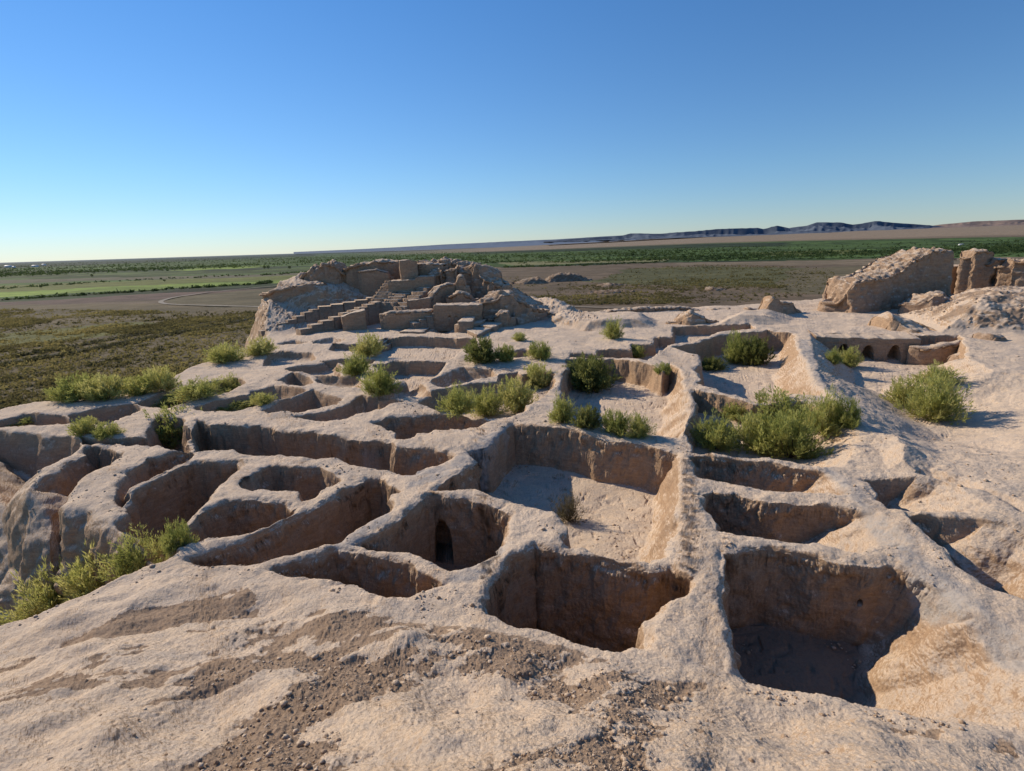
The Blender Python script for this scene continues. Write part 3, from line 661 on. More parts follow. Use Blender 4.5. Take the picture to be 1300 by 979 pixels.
loft('earth_mound', [(634,360,74),(655,374,72),(680,386,70.5),(705,394,69.5),(728,402,69)], -1.5, 2.2, 'smooth dark debris slope tapering down from the right end of the citadel', cat='mound', amp=.25, flare=2.4)
G2 = 'ruined tower walls on the right'
loft('ruined_tower', [(1056,382,68),(1060,371,68),(1070,355,68),(1096,352,69),(1124,338,71),(1145,324,72),(1165,318,72.4),(1193,317,72.8),(1197,327,72.8)], -1, 2.6, 'tall leaning mass of mud brick, sunlit sloping back, overhanging right end', cat='ruined tower', amp=.38, group=G2, flare=1.35)
loft('ruined_wall', [(1190,338,79),(1210,336,79),(1232,335,79)], -1, 1.2, 'flat-topped wall in deep shadow between the leaning mass and the pillar', amp=.12, group=G2, flare=1.05)
loft('ruined_wall', [(1227,326,76),(1230,318,76),(1240,316,76),(1250,318,76),(1255,327,76)], -1, 1.4, 'square pillar-like tower remnant', amp=.25, group=G2, flare=1.1)
loft('ruined_wall', [(1250,334,75),(1256,328,75),(1268,328,75),(1282,333,75)], -1, 1.3, 'ragged low wall with a dark hole right of the pillar', amp=.3, group=G2, flare=1.1, carves=[(1268, 356, 73.6, 1.0, 1.1)])
loft('ruined_wall', [(1275,336,73),(1282,328,73),(1300,327,72),(1330,323,71),(1360,330,70)], -1, 1.6, 'knobbly tower wall at the right frame edge', amp=.4, group=G2, flare=1.15)
loft('earth_mound', [(1110,421,53.5),(1118,404,53.5),(1129,397,53.5),(1150,407,52.5),(1186,424,50)], -.6, 1.3, 'triangular sunlit earth hump above the arcade wall', cat='mound', amp=.15, flare=1.9, mat=M_earth)
loft('earth_mound', [(1155,385,63),(1172,371,63),(1190,372,63),(1198,384,62)], -.6, 1.8, 'dark rounded debris heap at the foot of the leaning mass', cat='mound', amp=.3, flare=1.8)
loft('ruined_wall', [(1243,436,46),(1250,425,46.2),(1262,424,46.4),(1272,433,46.6)], -2.4, .9, 'small brick buttress at the foot of the rubble mound', amp=.18, flare=1.3)
loft('ruined_wall', [(1205,459,43.5),(1212,449,43.5),(1222,446,43.5),(1233,458,43)], -2.6, .45, 'small humped wall end right of the arcade', amp=.1, flare=1.3)
loft('ruined_wall', [(1222,462,42),(1233,462,41.5),(1247,473,40),(1262,480,38)], -2.6, .5, 'low pointed earth ridge on the open ground, right', amp=.1, flare=1.6, mat=M_earth)
loft('earth_mound', [(964,396,65),(976,375.5,65),(984,381,66),(1003,382,66.5),(1018,397,66)], -1.2, .9, 'steep pyramid-shaped earth mound with a sunlit left face', cat='mound', amp=.15, flare=2.6, mat=M_earth)
G3 = 'low perimeter walls at the far edge of the terrace'
loft('perimeter_wall', [(748,403,71),(760,396,71),(775,392,71.5),(790,390,72),(820,389,72),(875,389,72),(897,396,71.5)], -3, .9, 'long low perimeter wall, dark face, behind the plaza', amp=.2, group=G3)
loft('perimeter_wall', [(896,397,72),(900,392.5,72),(925,391,72),(934,396,72)], -3, .8, 'short stretch of perimeter wall, middle of the far edge', amp=.16, group=G3)
loft('perimeter_wall', [(938,397,71),(948,391,71),(968,390,71)], -3, .8, 'short stretch of perimeter wall beside the pyramid mound', amp=.16, group=G3)
loft('earth_mound', [(857,408,61),(866,399,61),(874,395.5,61),(884,396.5,61),(902,406,61)], -.6, 1.4, 'grey rounded earth heap on the far side of the plaza', cat='mound', amp=.25, flare=1.8, mat=M_earth)

# --- arcade wall with four pointed niches
def arcade():
    a = W(1034, 425, 0) ; b = W(1165, 428, 0); d = b - a; L = np.linalg.norm(d); d /= L; nr = np.array([d[1], -d[0]])
    if nr[1] > 0: nr = -nr
    nu, nv = int(L / .06), 44; hgt = 2.5
    u = np.linspace(0, L, nu); v = np.linspace(0, hgt, nv); Ug, Vg = np.meshgrid(u, v, indexing='ij')
    off = np.full(Ug.shape, .95); zz = Vg - hgt + .03
    nic = []
    for pxc in (1044, 1076, 1106.5, 1139.5):
        c = W(pxc, 430, 0) - a; nic.append(c @ d)
    depth = np.zeros(Ug.shape)
    for c, h_ in zip(nic, (1.55, 1.5, 1.45, 1.5)):
        z0 = .35; t = np.clip((Vg - z0) / h_, 0, 1); w = .5 * np.sqrt(np.clip(1 - t ** 1.9, 0, 1))
        depth = np.where((np.abs(Ug - c) < w) & (Vg > z0) & (Vg < z0 + h_), 1.9, depth)
    X3 = a[0] + d[0] * Ug; Y3 = a[1] + d[1] * Ug
    dn = .05 * noise(X3, Y3, zz, 1.1, 5) + .03 * noise(X3, Y3, zz, 3.5, 6) + .09 * np.maximum(noise(X3, Y3, zz, 2.6, 7), 0) * (zz > -.5)
    o_ = off - depth + dn
    zt = zz - (.10 * (noise2(X3, Y3, 2.2, 8) + 1)) * (Vg / hgt) ** 4
    Fr = np.stack([X3 + nr[0] * o_, Y3 + nr[1] * o_, zt], -1)
    tops = []
    for w in (.6, .2, -.4, -1.3, -2.1):
        tops.append(np.stack([X3[:, -1] + nr[0] * w, Y3[:, -1] + nr[1] * w, zt[:, -1] + .05 + .03 * noise2(X3[:, -1], Y3[:, -1] + w, 3., 9) - (.12 if w < -2 else 0)], -1))
    Fr = np.concatenate([Fr, np.stack(tops, 1)], 1); nv2 = Fr.shape[1]
    # end returns
    e0 = Fr[:1].copy(); e0[..., :2] = e0[..., :2] - nr * 2.0 - d * .1; e1 = Fr[-1:].copy(); e1[..., :2] = e1[..., :2] - nr * 2.0 + d * .1
    Fr = np.concatenate([e0, Fr, e1], 0)
    id_ = np.arange(Fr.shape[0] * nv2).reshape(-1, nv2)
    q = np.stack([id_[:-1, :-1], id_[1:, :-1], id_[1:, 1:], id_[:-1, 1:]], -1).reshape(-1, 4)
    o = mk('arcade_wall', Fr.reshape(-1, 3), q.ravel(), np.full(len(q), 4), M_far, origin=[a[0], a[1], -2.5])
    tag(o, 'shaded mud wall with four pointed arched niches', 'wall')
    # second, lower block at its right
arcade()
loft('ruined_wall', [(1160,439,46.6),(1172,440,46.4),(1192,436,46),(1217,432,46)], -2.6, .7, 'lower battered wall joining the right end of the arcade', amp=.1, flare=1.05)

# ================================================================ bushes
def bush_mesh(name, seed, nb, leafL, leafW, mat, upright=.5, h=1.25, nleaf=9000):
    r_ = np.random.default_rng(seed); vs_, fl_, sz = [], [], []
    tips = []; bt = []
    lobes = r_.uniform(.72, 1.12, 7)
    for b in range(nb):
        an = r_.uniform(0, 2 * math.pi); sp_ = r_.uniform(.05, 1) ** (1.25 if upright > .6 else 1.0); ph = math.asin(sp_)
        lob = np.interp(an, np.linspace(0, 2 * math.pi, 8), np.r_[lobes, lobes[0]]) * r_.uniform(.55, 1.2)
        R_ = math.cos(ph) * lob; Hh = h * (math.sin(ph) * .85 + .15) * (.6 + .4 * lob) * r_.uniform(.85, 1.12)
        t = np.linspace(0, 1, 9); rad = R_ * t ** .85; zz = Hh * t ** (.9 + .4 * math.cos(ph))
        wob = r_.normal(0, .025, (9, 2)).cumsum(0)
        p = np.stack([np.cos(an) * rad + wob[:, 0], np.sin(an) * rad + wob[:, 1], zz], 1); tips.append(p); bt.append(0)
    # leaves: slim blades along side sprigs
    tips = np.array(tips); k = r_.integers(0, nb, nleaf); t = r_.uniform(.12, 1., nleaf) ** .7 * 8; i = np.minimum(t.astype(int), 7); f = (t - i)[:, None]
    base = tips[k, i] * (1 - f) + tips[k, i + 1] * f
    ax = tips[k, i + 1] - tips[k, i]; ax /= np.linalg.norm(ax, axis=1, keepdims=True)
    sp = r_.normal(0, 1, (nleaf, 3)); sp /= np.linalg.norm(sp, axis=1, keepdims=True)
    # sprigs: quantise the side direction so leaves gather in plumes
    kk = (k * 9 + i) * 3 + r_.integers(0, 3, nleaf); pl = np.random.default_rng(seed + 1).normal(0, 1, (nb * 9 * 3 + 40, 3)); side = pl[kk]; side /= np.linalg.norm(side, axis=1, keepdims=True)
    ln = r_.uniform(0, .22, nleaf)[:, None] * (1.15 - .6 * (t / 8))[:, None]
    base = base + side * ln + np.array([0, 0, .35]) * ln
    d = side * .6 + ax * .7 + sp * .45 + np.array([0, 0, .35]); d /= np.linalg.norm(d, axis=1, keepdims=True)
    w = np.cross(d, r_.normal(0, 1, (nleaf, 3))); w /= np.linalg.norm(w, axis=1, keepdims=True)
    LL = leafL * r_.uniform(.6, 1.4, nleaf)[:, None]; WW = leafW * r_.uniform(.6, 1.3, nleaf)[:, None]
    base[:, 2] = np.maximum(base[:, 2], .02)
    P0 = base; P1 = base + d * LL * .5 + w * WW; P2 = base + d * LL; P3_ = base + d * LL * .5 - w * WW
    vs_ = np.stack([P0, P1, P2, P3_], 1).reshape(-1, 3)
    me = mk(name + '_tmp', vs_, np.arange(nleaf * 4), np.full(nleaf, 4), mat)
    leaf = me.data; bpy.data.objects.remove(me)
    # stems
    sv, sf = [], []
    for b in range(0, nb, 2):
        p = tips[b]; n0 = len(sv)
        for q_ in range(8):
            rad = .016 * (1 - q_ / 9)
            for c in range(3):
                a_ = c * 2.094; sv.append(p[q_] + np.array([math.cos(a_) * rad, math.sin(a_) * rad, 0]))
        for q_ in range(7):
            for c in range(3): sf += [n0 + q_ * 3 + c, n0 + q_ * 3 + (c + 1) % 3, n0 + (q_ + 1) * 3 + (c + 1) % 3, n0 + (q_ + 1) * 3 + c]
    me = mk(name + '_tmp2', sv, sf, np.full(len(sf) // 4, 4), M_bark); stem = me.data; bpy.data.objects.remove(me)
    return leaf, stem
BM = {
 'l1': bush_mesh('lush', 1, 80, .12, .011, M_leaf, .5, 1.2, 9500), 'l2': bush_mesh('lush', 2, 60, .13, .011, M_leaf, .3, 1.1, 8000),
 'l3': bush_mesh('lush', 3, 90, .11, .010, M_leaf, .8, 1.3, 9500), 'd1': bush_mesh('dark', 4, 80, .12, .014, M_leafd, .4, 1.15, 11000),
 'y1': bush_mesh('dry', 5, 70, .13, .008, M_dry, .5, 1.15, 5000)}
BUSH = [ # centre px, base py, width, height (px), kind, label
 (215,570,76,50,'l1','full green bush in the pit behind the left wall ribs',None),
 (104,554,36,26,'l2','small bush at the foot of the wall end, left, lower one of a pair',None),(132,560,34,20,'l1','small sprawling bush next to the round-ended wall block',None),
 (38,539,46,15,'l2','flat low bush inside the hollow near the left frame edge',None),
 (88,511,60,33,'l1','wide yellow-green bush on the outer left edge of the terrace',None),(128,509,54,36,'l2','bush overlapping the wide yellow-green bush on its right',None),
 (172,503,44,28,'l2','grey-green bush on the terrace edge, left of its taller neighbour',None),(201,499,42,32,'l1','taller bush at the terrace edge above the left hollows',None),
 (205,516,66,18,'l2','low bush filling the left end of the long hollow',None),(245,508,60,26,'l1','bush in the middle of the long hollow',None),(285,498,44,22,'l3','bush at the right end of the long hollow',None),
 (298,521,56,16,'l2','low bush in the second long hollow, left part',None),(331,514,32,16,'l1','small bush in the second long hollow, right part',None),
 (282,462,48,25,'l1','dark green bush on the terrace rim left of the citadel',None),(328,452,38,22,'l1','bush on the terrace rim nearest to the citadel',None),
 (467,453,38,27,'l1','bush beside the steps of the sunken square court',None),(451,478,38,27,'l1','round bush in front of the sunken court bush',None),(480,504,54,38,'l3','bright bush in the small hollow, nearest of the three in line',None),
 (613,462,46,33,'d1','dense dark bush at the right rim of the sunken court',None),(643,460,28,24,'l2','pale bush against the dense dark one',None),
 (660,433,20,12,'l2','tiny bush on the plaza right of the low platforms',None),(686,457,34,23,'l1','round bush on the plaza edge',None),
 (780,431,28,25,'l3','lone round bush on the pale plaza',None),(809,455,26,18,'l2','small bush in front of the stepped plaza edge',None),
 (752,498,66,46,'d1','dark bush spilling off the crumbly wall into the room',None),(843,476,24,17,'l2','small bush in the gap of the crumbly wall',None),
 (582,528,54,38,'l3','left one of the bushes behind the shallow room',None),(618,530,48,36,'l1','middle bush behind the shallow room',None),(656,524,52,42,'l1','bush between the middle bush and the yellowish one',None),(683,494,42,36,'l2','yellowish bush at the top end of the bush-filled hollow',None),
 (714,538,36,35,'l3','pale upright bush right behind the courtyard back wall',None),(745,545,34,30,'d1','dark bush behind the courtyard back wall',None),(783,553,40,32,'l1','green bush behind the middle of the courtyard back wall',None),(812,557,36,30,'l1','green bush at the right end of the row behind the courtyard wall',None),
 (905,471,32,18,'d1','low dark bush on the floor of the open room',None),(938,463,36,38,'l1','left half of the big bush against the back wall of the open room',None),(962,464,40,36,'d1','right half of the big bush against the back wall of the open room',None),
 (1059,463,22,20,'l3','small bush under the leftmost niche',None),(1080,467,32,25,'l1','bush under the second niche',None),
 (1160,520,52,40,'l1','left part of the large bush on the open ground at right',None),(1196,537,66,56,'l1','main mass of the large bush on the open ground at right',None),(1198,492,54,30,'l3','back part of the large bush on the open ground at right',None),
 (912,574,62,46,'l3','bright bush at the left end of the thicket',None),(968,578,70,58,'l2','dark bush in the thicket beside the bright one',None),(1010,586,76,62,'l1','foremost bush of the thicket',None),(1000,548,90,50,'l1','tall sunlit bush at the back of the thicket',None),(1052,556,60,56,'l3','plume-like bush near the right end of the thicket',None),(1078,545,36,38,'l1','rightmost bush of the thicket by the footpath',None),(938,535,44,28,'l2','small bush at the back left of the thicket',None),
 (722,664,38,38,'y1','dry grey twiggy bush on the courtyard floor',None),
 (60,798,90,70,'l1','lowest bush in the ravine at the left edge',-4.1),(118,775,100,80,'l2','big bush in the ravine, its middle mass',-4.),(168,742,80,62,'l3','bush in the ravine close under the rounded rib',-3.6),(222,706,40,40,'l1','small bush at the mouth of the diagonal room by the ravine',-2.6),
 (1094,448,10,8,'l2','tiny tuft at the foot of the arcade',None),
]
for (px, py, w, h, kind, lab, zz) in BUSH:
    if zz is None: p = hit(px, py)
    else:
        p = hit2(px, py)
    sc = (w / F) * math.hypot(p[1], (H - p[2]) * .3) ; dep = np.dot(p - np.array([0, 0, H]), fw)
    wm = w * dep / F; hm = h * dep / F
    ang = math.atan2(H - p[2], p[1]); hm = max(.3, (hm - .35 * wm * math.sin(ang)) / math.cos(ang))
    leaf, stem = BM[kind]
    e = bpy.data.objects.new('bush' if kind != 'y1' else 'dry_bush', None); C.objects.link(e)
    e.location = (p[0], p[1] + .2 * wm, p[2] - .05); e.rotation_euler = (0, 0, rng.uniform(0, 6.28)); e.scale = (wm / 1.75, wm / 1.75, hm / 1.08)
    tag(e, lab, 'bush', 'desert bushes among the ruins')
    for nm, me in (('foliage', leaf), ('stems', stem)):
        o = bpy.data.objects.new(nm, me); C.objects.link(o); o.parent = e

# ================================================================ clods on the near slope
def blob_field(name, pts, sizes, mat, label, cat, tri=10, flat=.7, seed=3):
    r_ = np.random.default_rng(seed); n = len(pts)
    ico = np.array([(0, 0, 1), (.9, 0, .3), (.28, .85, .3), (-.73, .53, .3), (-.73, -.53, .3), (.28, -.85, .3), (.7, .5, -.5), (-.27, .8, -.5), (-.86, 0, -.5), (-.27, -.8, -.5), (.7, -.5, -.5)])
    fcs = np.array([(0,1,2),(0,2,3),(0,3,4),(0,4,5),(0,5,1),(1,6,2),(2,6,7),(2,7,3),(3,7,8),(3,8,4),(4,8,9),(4,9,5),(5,9,10),(5,10,1),(1,10,6)])
    a = r_.uniform(0, 6.28, n); ca, sa = np.cos(a), np.sin(a)
    v = ico[None] * r_.uniform(.6, 1.25, (n, len(ico), 1)); s = sizes[:, None]
    x = (v[..., 0] * ca[:, None] - v[..., 1] * sa[:, None]) * s; y = (v[..., 0] * sa[:, None] + v[..., 1] * ca[:, None]) * s; z = v[..., 2] * s * flat
    vv = np.stack([x, y, z], -1) + pts[:, None, :]
    f = (fcs[None] + (np.arange(n) * len(ico))[:, None, None]).reshape(-1)
    o = mk(name, vv.reshape(-1, 3), f, np.full(n * len(fcs), 3), mat)
    return stuff(o, label, cat)
n = 5200
r = 1.6 * np.exp(rng.uniform(0, 1, n * 4) * math.log(9.)); a = rng.uniform(-.85, .85, n * 4)
x = np.sin(a) * r; y = np.cos(a) * r
u_ = x * cA + y * sA; v_ = -x * sA + y * cA
pmv = noise2(u_ * .45, v_, .75, 61) + .55 * noise2(u_ * .5, v_, 1.9, 62) + fbias(x, y)
keep = (rng.uniform(0, 1, n * 4) < np.where(pmv > .15, .9, .06)) & (hz(x, y) > .25) & (np.hypot(x, y) < 10.5); x = x[keep][:n]; y = y[keep][:n]
s = .006 + .016 * rng.exponential(.55, len(x)); s = np.minimum(s, .06) * np.clip(np.hypot(x, y) / 5, .45, 1.5)
blob_field('soil_clods', np.stack([x, y, hz(x, y) + s * .2 - .008], 1), s, M_earth, 'loose brown clods scattered on the near earth slope', 'clods')
r = 9 * np.exp(rng.uniform(0, 1, 16000) * math.log(6.)); a = rng.uniform(-.85, .85, 16000); x = np.sin(a) * r; y = np.cos(a) * r
g0 = hz(x, y); k = (g0 > -3.4) & (g0 < .12) & (np.abs(hz(x + .12, y) - g0) < .05) & (noise2(x, y, .5, 131) + .6 * noise2(x, y, 1.6, 132) > .25); x, y, g0 = x[k][:2600], y[k][:2600], g0[k][:2600]
s = np.minimum(.018 + .022 * rng.exponential(.7, len(x)), .10)
blob_field('pebbles', np.stack([x, y, g0 + s * .2], 1), s, M_earth, 'small lumps of fallen mud brick lying on wall tops and room floors', 'fallen lumps', seed=12)
# rubble on mounds
n = 1500
x = np.r_[rng.uniform(42, 74, n), rng.uniform(-34, -4, n)]; y = np.r_[rng.uniform(44, 66, n), rng.uniform(62, 76, n)]
z = hz(x, y); k = (z > .25); x, y, z = x[k], y[k], z[k]; s = .05 + .10 * rng.exponential(.6, len(x))
blob_field('rubble', np.stack([x, y, z], 1), np.minimum(s, .4), M_far, 'brick rubble strewn on the citadel slope and the right mound', 'rubble', seed=9)

# ================================================================ the plain
PZ = -25.
def inpoly(pts, x, y):
    ins = np.zeros(x.shape, bool); n = len(pts)
    for i in range(n):
        x1, y1 = pts[i]; x2, y2 = pts[(i + 1) % n]; c = ((y1 > y) != (y2 > y))
        ins ^= c & (x < x1 + (y - y1) * (x2 - x1) / ((y2 - y1) if abs(y2 - y1) > 1e-9 else 1e-9))
    return ins
na, nr_ = 520, 900
az = np.radians(np.linspace(-64, 64, na)); lr = np.exp(np.linspace(math.log(28), math.log(60000), nr_))
ag, rg = np.meshgrid(az, lr, indexing='ij'); x = np.sin(ag) * rg; y = np.cos(ag) * rg
el = np.clip((rg - 2500) / 9000, 0, 1) * np.clip((ag + .15) / .5, 0, 1)
z = PZ + 118 * el ** 1.15 + .35 * noise2(x, y, .03, 70) * np.clip(rg / 400, .3, 1) + .15 * noise2(x, y, .2, 71)
z = z + np.clip(rg / 3000, 0, 1) * 1.2 * noise2(x, y, .004, 72)
col = np.zeros(x.shape + (3,)); col[:] = (.215, .155, .105)
wx = x + 8 * noise2(x, y, .02, 73) * np.clip(rg / 400, .2, 6); wy = y + 8 * noise2(x, y, .02, 74) * np.clip(rg / 400, .2, 6)
def paint(pp, c, jit=0.):
    k = inpoly([W(px, py, PZ) for px, py in pp], wx, wy)
    col[k] = np.array(c)
scrub = (.19, .145, .085); plough = (.19, .125, .10); green = (.09, .14, .038); bright = (.23, .30, .06); dkgreen = (.045, .065, .028); tan = (.40, .29, .20); pale = (.27, .25, .12)
paint([(-400,400),(0,387),(205,385),(330,392),(345,430),(300,520),(-400,560)], scrub)
paint([(-400,402),(0,388),(120,384),(205,380),(335,366),(345,352),(160,362),(0,380),(-400,392)], plough)
paint([(205,384),(235,376),(335,366),(400,362),(400,395),(215,387)], (.18,.145,.085))
# scrub tones
paint([(-300,440),(0,425),(150,410),(250,412),(120,430),(-300,470)], (.21,.20,.07))
# cultivated belt left
paint([(-400,349),(0,334.8),(400,321.5),(620,317),(640,335),(420,348),(345,357),(160,374),(0,384),(-400,405)], green)
for (a, b, c, d_, cc) in [(363,371,352,357,(.20,.21,.06)),(371,377,357,361,bright),(379,384,361.5,366,dkgreen),(356,360,349,352,(.18,.16,.10)),(349.5,354,343,347,(.09,.12,.04)),(345,348,340.5,342.5,dkgreen)]:
    paint([(-300, a + (a - c) * .9),(0,a),(325,c - 1),(400, c - 4 + .5),(400, d_ - 4),(325,d_),(0,b),(-300,b + (b - d_) * .9)], cc)
paint([(225,342),(290,338.5),(330,337.5),(330,340),(290,341.5),(230,344)], bright)
paint([(-300,345),(0,334.2),(400,320.8),(400,325),(200,333),(0,341),(-300,352)], dkgreen)
# centre & right belt
paint([(560,319),(800,314),(1000,309),(1300,303),(1700,295),(1700,320),(1300,326),(1000,330.5),(850,332),(640,339),(560,341)], green)
paint([(640,333),(850,329),(850,331.5),(640,337.5)], pale)
paint([(960,320),(1100,317),(1100,322),(960,325)], (.17,.18,.055)); paint([(700,322),(900,318),(900,320),(700,325)], (.10,.15,.04)); paint([(600,329),(760,326),(760,328),(600,332)], (.12,.17,.045))
paint([(600,319),(800,314),(1000,310),(1000,313),(800,317),(600,323)], dkgreen)
paint([(640,338),(850,332),(1000,330.5),(1000,332),(850,333.6),(640,340)], dkgreen)
paint([(850,334),(1300,326),(1700,320),(1700,345),(1300,338),(1060,336),(860,337)], (.28,.21,.14))
paint([(740,358),(800,342),(900,338),(1060,342),(1050,364),(900,364)], (.15,.14,.065))
paint([(1000,345),(1060,338),(1200,336),(1100,375),(1000,372)], (.20,.16,.095))
# far desert
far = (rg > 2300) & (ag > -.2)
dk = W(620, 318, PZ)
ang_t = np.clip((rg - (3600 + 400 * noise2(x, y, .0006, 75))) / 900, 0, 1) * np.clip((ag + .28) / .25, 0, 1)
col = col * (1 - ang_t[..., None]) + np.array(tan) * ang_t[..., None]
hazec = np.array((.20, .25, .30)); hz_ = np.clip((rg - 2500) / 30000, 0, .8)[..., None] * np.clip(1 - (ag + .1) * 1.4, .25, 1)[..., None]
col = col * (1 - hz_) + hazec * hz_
# irregular field plots in the belt
plot = noise2(np.floor(wx / 130 + wy / 900), np.floor(wy / 60 - wx / 1500), 1.0, 77)
belt = (col[..., 1] > col[..., 0] * 1.15) & (rg > 350) & (rg < 5000)
col[belt] *= (1 + .55 * plot[belt])[:, None]
m_plain, nt = new_mat('plain_soil')
at = nd(nt, 'ShaderNodeAttribute', attribute_name='tone'); g = nd(nt, 'ShaderNodeNewGeometry'); pos = g.outputs['Position']
n1 = tnoise(nt, pos, .05, 8, .7); n2 = tnoise(nt, pos, .6, 6, .7)
mp = nd(nt, 'ShaderNodeMapping'); mp.inputs['Scale'].default_value = (.006, .03, 1); mp.inputs['Rotation'].default_value = (0, 0, .25); nt.links.new(pos, mp.inputs[0])
n3 = tnoise(nt, mp.outputs[0], 1., 9, .75)
c_ = mixc(nt, ramp(nt, n1, [(.35, .75), (.6, 0.)]), at.outputs['Color'], mixc(nt, 1., at.outputs['Color'], (.50, .52, .5), 'MULTIPLY'))
c_ = mixc(nt, ramp(nt, n3, [(.42, .6), (.58, 0.)]), c_, mixc(nt, 1., c_, (.55, .6, .6), 'MULTIPLY'))
c_ = mixc(nt, ramp(nt, n2, [(.4, .5), (.6, 0.)]), c_, mixc(nt, 1., c_, (.55, .6, .5), 'MULTIPLY'))
finish(nt, c_, 1., n2, 1.0, .35)
id_ = np.arange(na * nr_).reshape(na, nr_); q = np.stack([id_[:-1, :-1], id_[:-1, 1:], id_[1:, 1:], id_[1:, :-1]], -1).reshape(-1, 4)
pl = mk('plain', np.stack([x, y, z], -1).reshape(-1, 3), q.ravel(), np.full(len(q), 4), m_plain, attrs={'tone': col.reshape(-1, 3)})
pl.data.polygons.foreach_set('use_smooth', np.ones(len(q), bool)); struct(pl)

# dirt tracks and the ditch
def strip(name, pts, w, mat, z=PZ + .45, kind=None):
    P2 = np.array([W(px, py, PZ) for px, py in pts]); out_ = []
    ts = np.linspace(0, len(P2) - 1, 60); xs_ = np.interp(ts, range(len(P2)), P2[:, 0]); ys_ = np.interp(ts, range(len(P2)), P2[:, 1])
    ker = np.ones(5) / 5; xs_[2:-2] = np.convolve(xs_, ker, 'valid'); ys_[2:-2] = np.convolve(ys_, ker, 'valid')
    c = np.stack([xs_, ys_], 1); t = np.gradient(c, axis=0); t /= np.linalg.norm(t, axis=1, keepdims=True); n_ = np.stack([-t[:, 1], t[:, 0]], 1)
    vs_ = np.concatenate([np.c_[c + n_ * w / 2, np.full(60, z)], np.c_[c - n_ * w / 2, np.full(60, z)]])
    fl_ = []
    for i in range(59): fl_ += [i, 60 + i, 61 + i, i + 1]
    return struct(mk(name, vs_, fl_, np.full(59, 4), mat))
m_tr, nt = new_mat('track_dust'); g = nd(nt, 'ShaderNodeNewGeometry'); finish(nt, ramp(nt, tnoise(nt, g.outputs['Position'], .3), [(.3, (.22, .19, .15)), (.7, (.34, .30, .24))]), 1.)
strip('dirt_track', [(460,352),(400,359),(310,367),(260,372),(220,378),(203,383),(206,386),(225,387.5),(270,388.5),(325,390),(400,394)], 3.6, m_tr)
strip('dirt_track', [(700,389.5),(760,391),(800,391)], 2.5, m_tr)
m_dt, nt = new_mat('ditch_growth'); g = nd(nt, 'ShaderNodeNewGeometry'); finish(nt, ramp(nt, tnoise(nt, g.outputs['Position'], .5), [(.35, (.03, .03, .018)), (.7, (.06, .055, .03))]), 1.)
strip('ditch', [(-200,510),(0,463),(100,447),(200,427),(325,404),(400,395)], 5, m_dt, PZ + .5)
strip('ditch', [(-200,490),(0,455),(100,440),(200,421),(325,401)], 2, m_dt, PZ + .5)

# scrub: leafy low growth, nobody could count it
def scatter(pp, n, sx=.02, sy=.05, thr=-.1):
    out_ = []; P2 = [W(px, py, PZ) for px, py in pp]; pxs = np.array(pp)
    while sum(len(o) for o in out_) < n:
        u = rng.uniform(pxs[:, 0].min(), pxs[:, 0].max(), n); v = rng.uniform(pxs[:, 1].min(), pxs[:, 1].max(), n)
        k = inpoly(pp, u, v); pts = np.array([W(a_, b_, PZ) for a_, b_ in zip(u[k], v[k])])
        nn = noise2(pts[:, 0], pts[:, 1] , sx, 33) * .8 + .6 * noise2(pts[:, 0] * .4, pts[:, 1], sy, 34) + .4 * noise2(pts[:, 0], pts[:, 1], .12, 35); out_.append(pts[(nn > thr) | (rng.uniform(0, 1, len(nn)) < .12)])
    return np.concatenate(out_)[:n]
def tuft_field(name, pts, size, mat, label, cat, ntri=9, seed=5, tall=.8):
    r_ = np.random.default_rng(seed); n = len(pts)
    c = np.c_[pts, np.full(n, PZ)]; s = size * r_.uniform(.5, 1.5, n)
    d = r_.normal(0, 1, (n, ntri, 3)); d[..., 2] = np.abs(d[..., 2]) * tall; d /= np.linalg.norm(d, axis=-1, keepdims=True)
    ce = c[:, None] + d * (s[:, None, None] * r_.uniform(.4, 1, (n, ntri, 1))) * np.array([1, 1, tall])
    tri = ce[:, :, None, :] + r_.normal(0, .38, (n, ntri, 3, 3)) * s[:, None, None, None]
    o = mk(name, tri.reshape(-1, 3), np.arange(n * ntri * 3), np.full(n * ntri, 3), mat); return stuff(o, label, cat)
M_scrub = foliage_mat('scrub_leaf', (.07, .062, .03), (.17, .145, .055), (.30, .245, .09), .03)
M_scrubd = foliage_mat('ditch_leaf', (.045, .045, .022), (.08, .075, .035), (.13, .115, .05), .03)
M_tree = foliage_mat('orchard_leaf', (.03, .05, .02), (.055, .085, .03), (.09, .12, .04), .01)
p_ = scatter([(-80,400),(0,393),(330,396),(345,430),(290,470),(230,490),(0,530),(-80,545)], 24000, .02, .05, -.05)
tuft_field('scrub', p_, .75, M_scrub, 'low olive scrub covering the plain left of the mound', 'scrub')
p_ = scatter([(740,362),(800,340),(900,336),(1060,340),(1060,372),(930,385),(650,388),(640,352),(700,350)], 6000, .012, .03, .1)
tuft_field('scrub', p_, .9, M_scrub, 'sparse scrub dotting the brown plain behind the citadel', 'scrub', seed=6)
p_ = np.concatenate([scatter([(-60,340),(0,335),(400,322.5),(620,318.5),(620,328),(400,337),(0,352),(-60,357)], 6500, .003, .02, .0), scatter([(560,320),(800,315),(1000,310.5),(1340,303),(1340,322),(1000,328),(850,331),(640,335),(560,337)], 5500, .002, .012, .05)])
tuft_field('orchard_trees', p_, 3.2, M_tree, 'distant dark green orchards and tree belts across the fields', 'tree belt', ntri=8, seed=7, tall=1.1)
ln = []
